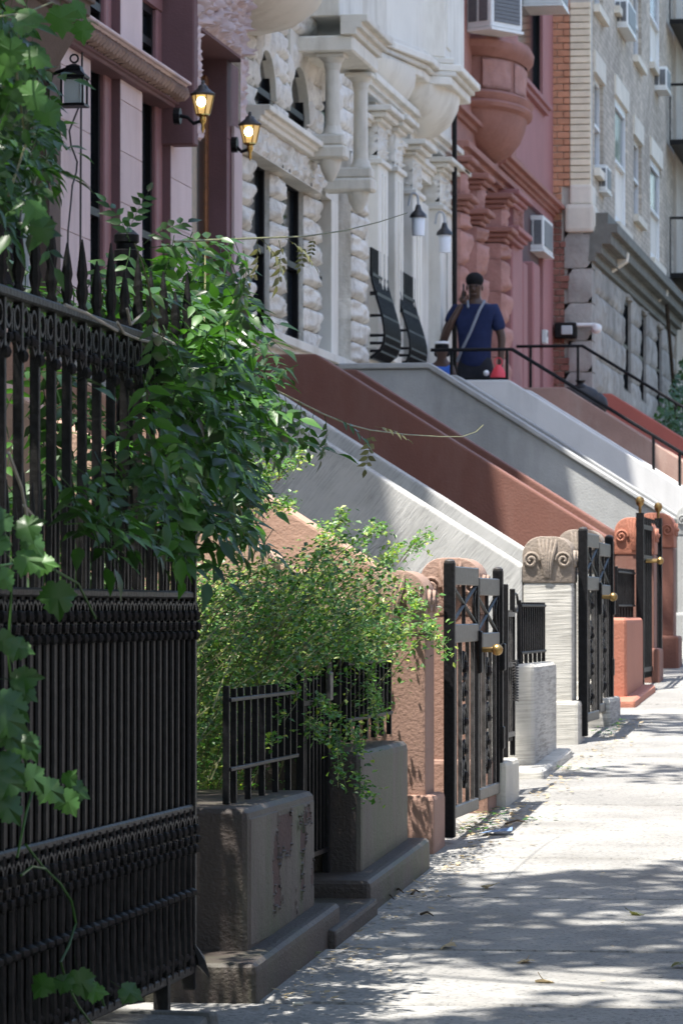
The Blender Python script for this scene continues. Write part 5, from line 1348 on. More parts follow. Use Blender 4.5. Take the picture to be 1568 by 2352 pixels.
def bobbin():
    mb = MB(); mb.lathe([(.008, 0), (.013, H3*.12), (.009, H3*.30), (.010, H3*.455), (.024, H3*.47), (.026, H3*.485), (.024, H3*.50), (.010, H3*.515), (.010, H3*.7), (.014, H3*.85), (.008, H3)], (.012, 0, 0), 7)
    return mb
def vee():
    mb = MB()
    for s in (-1, 1):
        mb.tube([(.006, s*.006, H3*.47), (.006, s*.040, H3*.93)], .0055, 4); mb.tube([(.006, s*.006, H3*.47), (.006, s*.040, H3*.04)], .0055, 4)
    return mb
for k in range(n):
    y = fe1-.05-k*sp
    if y < fe1-3.0: break
    hs_ = R.uniform(.145, .18) if k % 2 else R.uniform(.17, .21)
    lean = R.uniform(-.02, .02)
    fp('tall_bar', lambda: MB().box(-.011, .011, -.011, .011, 0, H1), (-LFN, y, zup), bevel=.002)
    s1 = fp('spear_head', lambda: spear(.26, 1.0), (-LFN, y, ztop+.01), smooth=True, scale=(1, 1, hs_/.26)); 
    for q in (0, .5):
        if k < 17 or q == 0:
            fp('thin_bar', lambda: MB().tube([(0, 0, 0), (0, 0, H2)], .0072, 6), (-LFN+.004, y-sp*q, zmid), mat=iron_old, smooth=True)
            fp('finial_picket', lambda: MB().tube([(0, 0, 0), (0, 0, .16), (0, 0, .26)], [.007, .010, .001], 5), (-LFN+.004, y-sp*(q+.25), zup), smooth=True, scale=(1, 1, R.uniform(.8, 1.15)))
    fp('top_scroll', top_orn, (-LFN, y, ztop-.012), smooth=True)
    for q in (0, .5):
        fp('mid_scroll', mid_orn, (-LFN+.006, y-sp*q, zup-.012), smooth=True)
        fp('low_scroll', mid_orn, (-LFN+.006, y-sp*q, zmid-.012), smooth=True)
    fp('bobbin', bobbin, (-LFN, y-.03, zb0), smooth=True)
    fp('bobbin', bobbin, (-LFN, y-.03-sp/2, zb0), smooth=True, scale=(1, 1, 1))
    fp('brace_rods', vee, (-LFN, y-.03-sp/4, zb0))
    fp('base_rosette', lambda: MB().sphere((.012, 0, .03), .018, 6).sphere((.012, sp/4, .045), .012, 6).sphere((.012, -sp/4, .04), .013, 6), (-LFN, y-.03, zb0), smooth=True)
# post with a round cap behind the fence
pc = at(291, 560, 2.42)
T = thing('iron_post', 'thick black post with a round collar cap standing behind the fence', 'post', (pc.x, pc.y, G(pc.y)))
MB().lathe([(.030, G(pc.y)-0.1), (.030, pc.z-.03)], (pc.x, pc.y, 0), 14).build('shaft', iron, T, smooth=True)
MB().lathe([(.036, 0), (.038, .03), (.030, .034), (.030, .05), (.037, .055), (.037, .075), (.02, .09)], (pc.x, pc.y, pc.z-.05), 16).build('collar_cap', iron, T, smooth=True)
# black scrap of plastic caught at the wall foot
sc = at(446, 2210, 2.16); mb = MB()
mb.tube([(sc.x, sc.y, sc.z+.05), (sc.x+.01, sc.y+.04, sc.z), (sc.x+.02, sc.y+.12, sc.z-.05)], [.004, .018, .003], 5)
tag(mb.build('plastic_scrap', rubber, smooth=True), 'scrap of black plastic hanging beside the foot of the fence end post', 'litter')
# ------------------------------------------------------------------ leaves
def leaflet(mb, base, d, nrm, L, W, droop=0.15):
    """pointed oval leaflet folded along its midrib"""
    d = d.normalized(); s = d.cross(nrm)
    if s.length < 1e-4: s = d.orthogonal()
    s.normalize(); up = s.cross(d).normalized()
    prof = [(0.0, 0.0), (.20, .40), (.45, .5), (.74, .27), (1.06, 0.0)]
    mid = []; lf = []; rt = []
    for (t, w) in prof:
        c = base+d*(L*t)-up*(droop*L*t*t)
        mid.append(c); 
        if 0 < t < 1: lf.append(c+s*(W*w)+up*(W*w*.28)); rt.append(c-s*(W*w)+up*(W*w*.28))
    vs = mid+lf+rt; fs = [(0, 1, 5), (5, 1, 2, 6), (6, 2, 3, 7), (7, 3, 4), (0, 8, 1), (8, 9, 2, 1), (9, 10, 3, 2), (10, 4, 3)]
    mb.add(vs, fs)
def compound(L=.24, n=4, lw=.065, seed=0):
    rr = random.Random(seed); mb = MB(); pts = []
    for k in range(6): t = k/5; pts.append(Vector((t*L, rr.uniform(-.004, .004), -.35*L*t*t)))
    mb.tube(pts, [.0022, .002, .0018, .0015, .0012, .0008], 3)
    def P(t): return Vector((t*L, 0, -.35*L*t*t))
    for k in range(n):
        t = .22+.62*k/(n-1)
        for s in (-1, 1):
            a = radians(rr.uniform(50, 72)); d = Vector((cos(a), s*sin(a), rr.uniform(-.45, .05)))
            q = lw*(.8+.35*sin(pi*(k+1)/(n+1)))*rr.uniform(.85, 1.15)
            leaflet(mb, P(t), d, Vector((rr.uniform(-.2, .2), rr.uniform(-.3, .3), 1)), q, q*rr.uniform(.42, .52))
    leaflet(mb, P(1), Vector((1, rr.uniform(-.2, .2), -.5)), Vector((0, 0, 1)), lw*1.25, lw*.6)
    return mb
def lobed(S_=.11, seed=0):
    """grape-like leaf: toothed five-lobed outline, cupped, on a stalk"""
    rr = random.Random(seed); mb = MB(); c = Vector((.42*S_, 0, 0))
    out = [(0, 0), (-.10, .12), (-.08, .26), (.02, .30), (.05, .44), (.17, .40), (.18, .50), (.26, .49), (.38, .62), (.43, .50), (.52, .46), (.56, .34), (.66, .44), (.74, .33), (.84, .28), (.86, .15), (.97, .10), (1.12, 0)]
    pts = [(x, y) for x, y in out]+[(x, -y) for x, y in reversed(out[1:-1])]
    vs = [Vector((x*S_, y*S_, (-.6*y*y-.4*max(0, x-.4)**2+.05*sin(x*7+seed))*S_+rr.uniform(-.015, .015)*S_)) for x, y in pts]
    vs.append(c+Vector((0, 0, .03*S_)))
    n = len(pts); mb.add(vs, [(i, (i+1) % n, n) for i in range(n)])
    mb.tube([(0, 0, 0), (-.3*S_, 0, .08*S_), (-.6*S_, 0, .22*S_)], [.0015, .0014, .0014], 3)
    return mb
def quat(d, nrm):
    d = Vector(d).normalized(); n = Vector(nrm); y = n.cross(d)
    if y.length < 1e-4: y = d.orthogonal()
    y.normalize(); z = d.cross(y)
    return Matrix((d, y, z)).transposed().to_quaternion()
def inpoly(x, y, poly):
    c = False; j = len(poly)-1
    for i in range(len(poly)):
        xi, yi = poly[i]; xj, yj = poly[j]
        if (yi > y) != (yj > y) and x < (xj-xi)*(y-yi)/(yj-yi)+xi: c = not c
        j = i
    return c
def rpoly(poly, rr):
    xs = [p[0] for p in poly]; ys_ = [p[1] for p in poly]
    while True:
        x, y = rr.uniform(min(xs), max(xs)), rr.uniform(min(ys_), max(ys_))
        if inpoly(x, y, poly): return x, y
class Plant:
    def __init__(s, name, label, cat, loc):
        s.T = thing(name, label, cat, loc); s.src = {}; s.count = 0; s.rest = {}
    def leaf(s, key, mbf, mat, p, q, sc=1.0, limit=300):
        if s.count < limit:
            if key not in s.src:
                o = mbf().build('leaf', mat, s.T, smooth=True, origin=(0, 0, 0)); place(o, p, s.T); o.rotation_mode = 'QUATERNION'; o.rotation_quaternion = q; o.scale = (sc,)*3; s.src[key] = o
            else: inst(s.src[key], p, s.T, (sc,)*3, q)
            s.count += 1
        else:
            mb = s.rest.setdefault(mat.name, (MB(), mat))[0]; m = q.to_matrix(); b = mbf()
            mb.add([m @ (Vector(v)*sc)+Vector(p) for v in b.v], b.f)
    def finish(s):
        for k, (mb, mat) in s.rest.items(): stuff(mb.build('foliage', mat, s.T, smooth=True))
CC = [lambda i=i: compound(.22+.02*i, 4+(i % 2), .062+.004*(i % 3), i) for i in range(5)]
LL = [lambda i=i: lobed(.105, i) for i in range(3)]
SL = [lambda i=i: (lambda mb: (leaflet(mb, Vector((0, 0, 0)), Vector((1, 0, -.1)), Vector((0, 0, 1)), .085, .05), mb)[1])(MB()) for i in range(1)]
rv = random.Random(21)
V = Plant('climbing_vine', 'big dark green vine with pinnate leaves sprawling over the tall iron fence', 'vine', (-2.3, 11.3, G(11.3)))
main = [(430, 575), (470, 540), (520, 570), (545, 640), (560, 700), (620, 765), (640, 850), (615, 900), (660, 950), (690, 1000), (655, 1025), (600, 1010), (600, 1090), (630, 1180), (560, 1225), (500, 1200), (440, 1285), (385, 1235), (300, 1230), (230, 1250), (180, 1150), (140, 1120), (230, 1060), (330, 990), (320, 900), (360, 810), (330, 750), (270, 700), (250, 640), (340, 600)]
core = [(450, 640), (540, 740), (590, 800), (610, 870), (560, 980), (560, 1100), (520, 1180), (430, 1180), (340, 1160), (400, 1020), (380, 900), (400, 800)]
placed = []
def vdir(x, y, rr):
    # shoots reach outward to the street and up the block, tips hang
    return Vector((rr.uniform(-.3, 1.0), rr.uniform(-.7, 1.0), rr.uniform(-.75, .25)))
# branches first
stems = MB()
roots = [(430, 1300), (420, 1250), (400, 1200)]
tips = [(560, 620), (640, 840), (680, 990), (620, 1190), (470, 550), (300, 700), (200, 1180), (520, 760), (560, 1000), (330, 1230), (600, 930), (440, 1290), (310, 560), (560, 1230)]
for (tx, ty) in tips:
    rx, ry = rv.choice(roots); a = at(rx, ry, 2.25); b = at(tx, ty, rv.uniform(2.05, 2.35)); m_ = (a+b)/2+Vector((rv.uniform(-.05, .08), rv.uniform(-.1, .1), .22))
    pts = [a*(1-t)**2+m_*2*t*(1-t)+b*t*t for t in [k/9 for k in range(10)]]
    stems.tube(pts, [.008*(1-k/11) for k in range(10)], 5)
stems.tube([at(430, 2200, 2.3), at(436, 1800, 2.3), at(425, 1400, 2.3), at(430, 1300, 2.25)], [.012, .012, .01, .009], 6)
stuff(stems.build('stems', stem_m, V.T, smooth=True))
for i in range(370):
    poly = core if i % 5 < 2 else main
    x, y = rpoly(poly, rv)
    front = i < 230 and y > 800-(.5*x-150)
    L = rv.uniform(1.99, 2.17) if front else rv.uniform(2.2, 2.7)
    p = at(x, y, L); d = vdir(x, y, rv); nn = Vector((rv.uniform(-.2, .75), rv.uniform(-.75, .15), 1.0))
    j = rv.randrange(5)
    V.leaf(('c', j, i % 4 == 0), CC[j], leaf_y if i % 4 == 0 else leaf_v, p-d.normalized()*.11, quat(d, nn), rv.uniform(.62, .95))
# foliage seen between and above the bars, further back
back = [(0, 610), (120, 640), (260, 650), (400, 590), (470, 600), (430, 740), (340, 740), (200, 690), (60, 660), (0, 640)]
for i in range(80):
    x, y = rpoly(back, rv); p = at(x, y, rv.uniform(2.3, 2.9)); d = vdir(x, y, rv); j = rv.randrange(5)
    V.leaf(('c', j), CC[j], leaf_v, p, quat(d, Vector((rv.uniform(-.2, .5), rv.uniform(-.5, .2), 1))), rv.uniform(.7, 1))
back2 = [(0, 820), (330, 830), (330, 1000), (350, 1250), (0, 1280)]
for i in range(70):
    x, y = rpoly(back2, rv); p = at(x, y, rv.uniform(2.25, 2.8)); d = vdir(x, y, rv); j = rv.randrange(5)
    V.leaf(('c', j), CC[j], leaf_y if i % 3 == 0 else leaf_v, p, quat(d, Vector((rv.uniform(-.2, .5), rv.uniform(-.5, .2), 1))), rv.uniform(.6, .95))
V.finish()
def shoot(pts, L0, L1, name, label, r=.0035, mat=None):
    P_ = [at(x, y, L0+(L1-L0)*k/(len(pts)-1)) for k, (x, y) in enumerate(pts)]
    T = Plant(name, label, 'vine shoot', P_[0]); mb = MB(); mb.tube(P_, [r*(1-.6*k/len(P_)) for k in range(len(P_))], 5); mb.build('stem', stem_m, T.T, smooth=True)
    return T, P_
T1, P_ = shoot([(400, 555), (520, 550), (650, 545), (700, 543), (790, 530), (870, 510), (935, 489)], 2.05, 1.95, 'vine_shoot', 'long thin bare-tipped vine shoot reaching right across the white facade')
def sprig(T, x, y, L, d, n, key, mat, sc):
    T.leaf(key, CC[n], mat, at(x, y, L), quat(d, (0.2, -.4, 1)), sc)
for (x, y, d, j, sc, mt) in [(590, 552, (.1, .3, -1), 0, .55, leaf_pale), (600, 550, (.6, .3, -.5), 1, .5, leaf_pale), (640, 552, (.2, .2, -1), 2, .5, leaf_pale), (655, 548, (.7, .4, -.3), 3, .42, leaf_pale), (540, 556, (.3, .2, -.7), 4, .6, leaf_v), (560, 575, (.2, .2, -1), 1, .6, leaf_v), (480, 560, (.3, .6, .1), 2, .6, leaf_v), (718, 545, (0, .1, -1), 0, .25, leaf_pale), (695, 560, (0, .1, -1), 2, .28, leaf_pale), (530, 600, (.4, .2, -.9), 0, .75, leaf_v), (553, 630, (.1, .1, -1), 3, .7, leaf_v)]:
    sprig(T1, x, y, 2.03, d, j, ('s', j, mt.name), mt, sc)
T2, P_ = shoot([(620, 890), (680, 920), (740, 950), (800, 975), (850, 988), (930, 998), (1010, 1003), (1060, 1003), (1092, 992), (1109, 976)], 2.05, 1.95, 'vine_shoot', 'thin vine shoot with small leaflets curving over the red-brown stoop')
for (x, y, d, j, sc, mt) in [(690, 925, (.1, .2, -1), 0, .6, leaf_v), (655, 905, (.1, -.2, -1), 1, .6, leaf_v), (745, 950, (.2, .3, -1), 1, .62, leaf_v), (770, 960, (.8, .4, -.3), 2, .5, leaf_v), (850, 985, (.0, .1, -1), 3, .5, leaf_pale), (860, 980, (.7, .4, .0), 4, .42, leaf_pale), (720, 945, (-.3, .1, -1), 2, .5, leaf_v), (640, 900, (.2, .2, -1), 3, .7, leaf_v)]:
    sprig(T2, x, y, 2.03, d, j, ('s', j, mt.name), mt, sc)
# upright sprig on the post cap
T3 = Plant('vine_shoot', 'small curled sprig of leaves standing up beside the round post cap', 'vine shoot', at(300, 560, 2.15))
for (x, y, d, j, sc) in [(300, 555, (-.3, .1, .8), 0, .6), (330, 560, (.5, .3, .5), 1, .6), (345, 570, (.8, .4, .2), 2, .65), (290, 545, (.2, .1, .6), 3, .5), (400, 565, (.6, .3, .3), 2, .6)]:
    T3.leaf(('s', j), CC[j], leaf_v, at(x, y, 2.15), quat(d, (.3, -.5, 1)), sc)
# grape-leaved creeper hanging at the left edge, nearer the camera
W = Plant('grape_creeper', 'leafy creeper hanging down at the upper left edge with broad lobed leaves', 'vine', at(20, 300, 2.1))
left = [(-30, -20), (60, 40), (75, 90), (110, 130), (95, 190), (140, 250), (125, 330), (150, 400), (95, 400), (120, 470), (80, 520), (40, 540), (-30, 500)]
for i in range(95):
    x, y = rpoly(left, rv)
    p = at(x, y, rv.uniform(2.0, 2.3)); d = Vector((rv.uniform(-.2, 1), rv.uniform(-.8, .8), rv.uniform(-1, .2))); j = rv.randrange(5)
    W.leaf(('c', j), CC[j], leaf_v, p-d.normalized()*.1, quat(d, (rv.uniform(-.1, .6), rv.uniform(-.7, .1), 1)), rv.uniform(.5, .75))
for (x, y, sc, d, ny, mt) in [(140, 15, 1.0, (.05, 0, -1), -1, leaf_y), (188, 50, .75, (.1, 0, -1), -1, leaf_y), (165, 8, .7, (.7, 0, -.7), -1, leaf_y), (45, 30, .9, (.8, 0, -.2), -.6, leaf_y), (25, 90, .9, (.1, 0, -1), -1, leaf_y), (65, 115, .9, (.8, 0, -.5), -.8, leaf_y), (60, 195, 1., (.6, 0, -.8), -1, leaf_y), (100, 235, .9, (.5, 0, -1), -1, leaf_y), (30, 205, .8, (-.3, 0, -1), -1, leaf_v), (90, 500, .9, (.3, 0, -.9), -1, leaf_v), (60, 470, .8, (.9, 0, -.4), -.7, leaf_y), (20, 130, .8, (-.3, 0, -1), -1, leaf_y), (35, 60, .7, (1, 0, 0), -.5, leaf_y)]:
    W.leaf(('l', sc > .85, mt.name), LL[0 if sc > .85 else 1], mt, at(x, y, 1.99), quat(d, (.15, ny, .55)), sc*.62)
W.finish()
mb = MB(); mb.tube([at(-20, 40, 2.0), at(60, 30, 2.0), at(120, 5, 2.0), at(165, 35, 2.0), at(215, 50, 2.0), at(225, 58, 2.0)], .0022, 4); mb.build('tendril', stem_m, W.T)
mb = MB(); mb.tube([at(45, 60, 2.03), at(40, 180, 2.03), at(60, 330, 2.03), at(20, 450, 2.03)], .003, 4); mb.build('tendril', stem_m, W.T)
# lower creeper on the fence front
X = Plant('grape_creeper', 'trailing creeper with lobed leaves and a looping stem on the lower front of the fence', 'vine', at(60, 1900, 2.1))
for (x, y, sc, d, mt) in [(10, 1265, .8, (-.4, 0, .5), leaf_y), (40, 1280, .9, (.9, 0, -.3), leaf_y), (0, 1310, .7, (.3, 0, -.5), leaf_y), (75, 1290, .8, (.9, 0, -.1), leaf_y), (130, 1340, 1.15, (.1, 0, -1), leaf_v), (40, 1220, .9, (.5, 0, .2), leaf_v), (20, 1480, .8, (1, 0, -.3), leaf_v), (0, 1450, .7, (.3, 0, -1), leaf_v), (30, 1560, .9, (.9, 0, .1), leaf_v), (35, 1575, .8, (.8, 0, -.5), leaf_v), (0, 1600, 1.1, (.8, 0, -.6), leaf_v), (-10, 1640, 1.1, (1, 0, -.5), leaf_v), (0, 1670, .9, (.9, 0, -.8), leaf_v), (20, 1700, .9, (.9, 0, -.2), leaf_v), (50, 1690, .9, (.6, 0, -.9), leaf_v), (0, 1740, 1., (.8, 0, -.7), leaf_v), (-5, 1790, .9, (.9, 0, -.3), leaf_v), (0, 1830, 1., (.8, 0, -1), leaf_v), (60, 1765, .9, (.7, 0, -.9), leaf_v), (95, 1800, .9, (.9, 0, -.6), leaf_v), (150, 1800, .55, (.8, 0, 1), leaf_y), (155, 1805, .8, (1, 0, -.5), leaf_v), (145, 1820, .85, (.6, 0, -1), leaf_y), (110, 2245, .8, (-.4, 0, -.6), leaf_v), (180, 2230, .95, (.3, 0, -1), leaf_v), (200, 2275, .7, (1, 0, -.1), leaf_y), (280, 2270, .8, (.8, 0, -.4), leaf_v), (165, 2262, .7, (-1, 0, .3), leaf_v),
                       (60, 1230, .8, (.6, 0, -.6), leaf_v), (10, 1220, .9, (-.3, 0, .6), leaf_v)]:
    X.leaf(('l', sc > .85, mt.name), LL[2 if sc > .85 else 1], mt, at(x, y, 2.07), quat(d, (.25, -1, .45)), sc*.66)
for pts in ([(60, 1940), (95, 1985), (140, 2030), (165, 2070), (175, 2120), (160, 2170), (140, 2210), (155, 2260), (180, 2310), (210, 2352)], [(0, 1300), (60, 1290), (110, 1300), (180, 1340), (220, 1420)], [(105, 1995), (75, 1990), (50, 2010)], [(240, 2310), (225, 2265), (200, 2235)], [(40, 1970), (60, 1870), (80, 1800), (40, 1700), (20, 1500), (30, 1300)]):
    mb = MB(); mb.tube([at(x, y, 2.1) for x, y in pts], .0032, 5); mb.build('tendril', leaf_y, X.T, smooth=True)
X.finish()
# pale dead twigs on the rail
mb = MB()
for pts in ([(270, 740), (285, 765), (320, 780), (345, 785)], [(292, 708), (297, 730), (300, 745)], [(350, 765), (400, 790), (430, 830)], [(300, 745), (330, 720)], [(20, 1040), (50, 1120), (65, 1200), (75, 1240)], [(55, 1160), (90, 1200)], [(150, 700), (200, 720), (270, 760)]):
    mb.tube([at(x, y, 2.1) for x, y in pts], .004, 5)
tag(stuff(mb.build('dead_twigs', plain('pale_twig', (.3, .27, .22), .8), smooth=True)), 'pale dry twigs lying along the top rail of the fence', 'twigs')

# ------------------------------------------------------------------ the small-leaved bush in the areaway
B = thing('shrub', 'bright green small-leaved bush spilling over the low railing in the areaway', 'bush', (-2.8, 14.2, G(14.2)))
rb = random.Random(5)
bush = [(437, 1330), (490, 1320), (540, 1280), (600, 1300), (680, 1310), (740, 1260), (770, 1215), (850, 1230), (900, 1290), (940, 1330), (990, 1400), (1010, 1450), (960, 1480), (900, 1500), (860, 1500), (780, 1510), (740, 1560), (700, 1640), (560, 1700), (500, 1820), (437, 1860)]
fol = MB(); br = MB(); fol2 = MB()
def spray(a, b, sag, n, leafL, mb, rr, spread=.05, r0=.003, stems=True):
    m_ = (a+b)/2+Vector((0, 0, sag))
    pts = [a*(1-t)**2+m_*2*t*(1-t)+b*t*t for t in [k/7 for k in range(8)]]
    if stems: br.tube(pts, [r0*(1-.8*k/7) for k in range(8)], 3, cap=False)
    for k in range(n):
        t = rr.uniform(.15, 1.0); p = a*(1-t)**2+m_*2*t*(1-t)+b*t*t
        p = p+Vector((rr.gauss(0, spread), rr.gauss(0, spread), rr.gauss(0, spread)))*(.25+.75*rr.random())
        d = Vector((rr.uniform(-1, 1), rr.uniform(-1, 1), rr.uniform(-.6, .6))).normalized(); nn = Vector((rr.uniform(-.6, .6), rr.uniform(-.9, .3), 1)).normalized()
        s = d.cross(nn).normalized(); l = leafL*rr.uniform(.6, 1.25); w = l*.32; up = s.cross(d)
        mb.add([p, p+d*l*.5+s*w+up*w*.3, p+d*l, p+d*l*.5-s*w+up*w*.3, p+d*l*.5], [(0, 1, 4), (1, 2, 4), (0, 4, 3), (4, 2, 3)])
for i in range(520):
    x, y = rpoly(bush, rb); b = None
    while b is None or b.x > -2.03 or b.x < -3.3: b = atD(x, y, rb.uniform(13.2, 15.95))
    a = Vector((min(-2.35, b.x-rb.uniform(0, .5)), min(15.8, b.y+rb.uniform(-.6, .6)), max(G(14)+.1, b.z-rb.uniform(.1, .55))))
    spray(a, b, .10, 50, .025, fol, rb, .055)
# sprays hanging out over the railing and walls
for (x, y, x0, y0, L0, L) in [(1010, 1450, 930, 1430, 2.4, 2.0), (980, 1400, 900, 1380, 2.4, 2.05), (1015, 1235, 920, 1290, 2.4, 2.1), (720, 1045, 640, 1110, 2.9, 2.7), (690, 1160, 600, 1180, 2.9, 2.6), (800, 1180, 770, 1260, 2.6, 2.5), (895, 1210, 830, 1240, 2.6, 2.4), (870, 1840, 780, 1740, 2.3, 2.0), (800, 1800, 770, 1660, 2.3, 2.02), (830, 1740, 790, 1640, 2.3, 2.05), (770, 1650, 700, 1600, 2.3, 2.1), (760, 1700, 680, 1640, 2.3, 2.1), (880, 1640, 830, 1560, 2.3, 2.05),
                              (890, 1690, 840, 1580, 2.3, 2.1), (700, 1600, 620, 1660, 2.35, 2.2), (660, 1640, 600, 1720, 2.35, 2.2), (640, 1700, 560, 1740, 2.35, 2.2), (850, 1530, 780, 1500, 2.4, 2.15), (590, 1060, 600, 1200, 2.8, 2.7), (640, 1040, 600, 1150, 2.8, 2.7), (620, 1100, 590, 1200, 2.8, 2.6), (760, 1200, 740, 1290, 2.6, 2.45), (920, 1255, 870, 1320, 2.5, 2.3), (960, 1350, 880, 1380, 2.4, 2.15), (1040, 1500, 960, 1440, 2.2, 2.03)]:
    for q in range(3):
        spray(at(x0+rb.uniform(-8, 8), y0+rb.uniform(-8, 8), L0), at(x+rb.uniform(-25, 5), y+rb.uniform(-14, 14), L), .04, 55, .024, fol2, rb, .022, .0022)
# dense lower mass, in the shade behind the railing
for i in range(150):
    x = rb.uniform(440, 780); y = rb.uniform(1560, 1880); b = at(x, y, rb.uniform(2.65, 3.2)); b.y = min(b.y, 15.9)
    a = Vector((b.x-.1, b.y+.2, max(b.z-.4, G(b.y)+.05)))
    spray(a, b, .08, 70, .026, fol, rb, .09)
stuff(fol.build('foliage', leaf_b, B)); stuff(fol2.build('trailing_foliage', leaf_b, B)); stuff(br.build('twigs', stem_m, B))
mb = MB(); mb.tube([at(515, 1700, 2.75), at(530, 1560, 2.75), at(560, 1430, 2.75), at(585, 1330, 2.75), at(605, 1250, 2.75), at(628, 1215, 2.75)], [.006, .006, .005, .004, .003, .002], 5); mb.build('stem', bark, B)
# ivy at the far right
I = thing('ivy', 'dark green ivy hanging on the far grey stone wall at the right edge', 'climbing plant', at(1530, 900, 4.5))
mb = MB(); ri = random.Random(3)
for i in range(2600):
    x = ri.uniform(1470, 1640); y = 640+(1040-640)*ri.random()**.55
    if y < 1100-(x-1440)*2.2: continue
    p = at(x, y, ri.uniform(4.45, 4.68)); d = Vector((ri.uniform(-1, 1), ri.uniform(-1, 1), ri.uniform(-1, .3))).normalized(); s = d.cross(Vector((.6, -.6, .6))).normalized(); l = ri.uniform(.06, .12)
    mb.add([p, p+d*l*.5+s*l*.4, p+d*l, p+d*l*.5-s*l*.4], [(0, 1, 2, 3)])
stuff(mb.build('foliage', leaf_v, I))
mb = MB(); mb.tube([at(1560, 1020, 4.6), at(1545, 880, 4.6), at(1530, 700, 4.6)], .03, 5); mb.build('stem', bark, I)

# ------------------------------------------------------------------ street trees beside and above the frame
def tree(x, y, h, crown, n, label, seed, lsize=.14, thr=-.10):
    rr = random.Random(seed); z = G(y)
    T = thing('street_tree', label, 'tree', (x, y, z), 'street trees along the kerb, outside the picture')
    tr = MB(); fo = MB()
    tr.tube([(x, y, z-.1), (x+.03, y, z+1.5), (x-.05, y+.05, z+3.0), (x-.1, y, z+h*.55)], [.17, .14, .12, .09], 10)
    tr.build('trunk', bark, T, smooth=True)
    lb = MB(); ends = []
    for k in range(16):
        ca_ = rr.choice(crown); (cx, cy, cz, rx, ry, rz) = ca_
        e = Vector((cx+rr.uniform(-.7, .7)*rx, cy+rr.uniform(-.7, .7)*ry, cz+rr.uniform(-.5, .5)*rz)); b = Vector((x-.08, y, z+h*rr.uniform(.33, .55)))
        m_ = (b+e)/2+Vector((0, 0, .5)); lb.tube([b*(1-t)**2+m_*2*t*(1-t)+e*t*t for t in (0, .25, .5, .75, 1)], [.07, .05, .04, .025, .01], 5)
    stuff(lb.build('limbs', bark, T, smooth=True))
    tot = sum(c[3]*c[4] for c in crown)
    for (cx, cy, cz, rx, ry, rz) in crown:
        for i in range(int(n*rx*ry/tot)):
            a = rr.uniform(0, 2*pi); q = sqrt(rr.random()); p = Vector((cx+rx*q*cos(a), cy+ry*q*sin(a), cz+rz*rr.uniform(-1, 1)*sqrt(max(0, 1-q*q))))
            if noise.noise(p*.75+Vector((seed, 0, 0)))+.35*noise.noise(p*2.2) < thr: continue
            d = Vector((rr.uniform(-1, 1), rr.uniform(-1, 1), rr.uniform(-.5, .3))).normalized(); nn = Vector((rr.uniform(-.5, .5), rr.uniform(-.5, .5), 1)); s = d.cross(nn).normalized(); l = lsize*rr.uniform(.6, 1.3)
            fo.add([p, p+d*l*.5+s*l*.33, p+d*l, p+d*l*.5-s*l*.33], [(0, 1, 2, 3)])
    stuff(fo.build('crown', leaf_t, T))
    return T
tree(1.9, 9.5, 9, [(-.6, 8.3, 8.6, 2.6, 2.8, 1.0), (-2.6, 7.9, 8.8, 1.8, 3.4, .9), (-2.9, 11.2, 8.6, 1.1, 2.1, .7), (-1.6, 11.4, 8.6, 1.8, 2.6, .8)], 16500, 'street tree whose crown shades the near fence and pavement', 1, thr=-.20)
tree(1.9, 24.0, 10, [(-2.4, 17.9, 8.6, 1.2, .7, .5), (-2.2, 21.6, 8.8, 1.2, 1.2, .6), (-2.3, 27.5, 9.0, 1.3, 2.2, .8), (1.5, 23, 8.6, 2.0, 3.0, 1.2)], 6500, 'second street tree farther up the kerb', 2, .16)
tree(1.9, -5.0, 12, [(1, -5.0, 7.5, 6.0, 4.0, 4.5), (-2.6, -4.0, 6, 2.4, 4.0, 3.8)], 15000, 'street tree behind the viewer', 3, .2)
tree(1.7, 1.0, 12, [(-1.9, .9, 8.2, 2.6, 3.4, 2.2), (2.8, 1.0, 8.6, 3.4, 4.0, 3.0)], 11000, 'street tree beside the viewer', 4, .18)
tree(4.2, 15.0, 12, [(4.0, 14.0, 10.5, 2.6, 3.6, 2.2)], 5500, 'street tree leaning over the road, past the right edge', 5, .22)
tree(4.2, -13.0, 13, [(2, -13.0, 9.5, 7.0, 4.5, 4.5)], 11000, 'large street tree far behind the viewer', 6, .3)
for (x, y, sd) in ((3.6, 82, 7), (4.0, 104, 8), (8.5, 95, 9)):
    tree(x, y, 13, [(x, y, G(y)+7.5, 4.6, 7.0, 4.0)], 3500, 'distant street tree up the hill by %s' % {7: 'the near kerb', 8: 'the far end of the kerb', 9: 'mid road side'}[sd], sd, .55)
# ------------------------------------------------------------------ people on the landing
def skinned(name, joints, bones, mat, parent, lvl=2):
    me = bpy.data.meshes.new(name); me.from_pydata([j[0] for j in joints], bones, [])
    o = bpy.data.objects.new(name, me); COL.objects.link(o); me.materials.append(mat)
    md = o.modifiers.new('skin', 'SKIN'); sv = me.skin_vertices[0].data
    for i, j in enumerate(joints): r = j[1]; sv[i].radius = (r, r) if not isinstance(r, tuple) else r
    sv[0].use_root = True; md.use_smooth_shade = True
    s = o.modifiers.new('sub', 'SUBSURF'); s.levels = lvl; s.render_levels = lvl
    place(o, (0, 0, 0)); o.parent = parent; o.location = -WL[parent.name]
    return o
def head(mb, c, r, face=(-.2, -1, 0)):
    mb.sphere(c, r, 16, (.82, .95, 1.16))
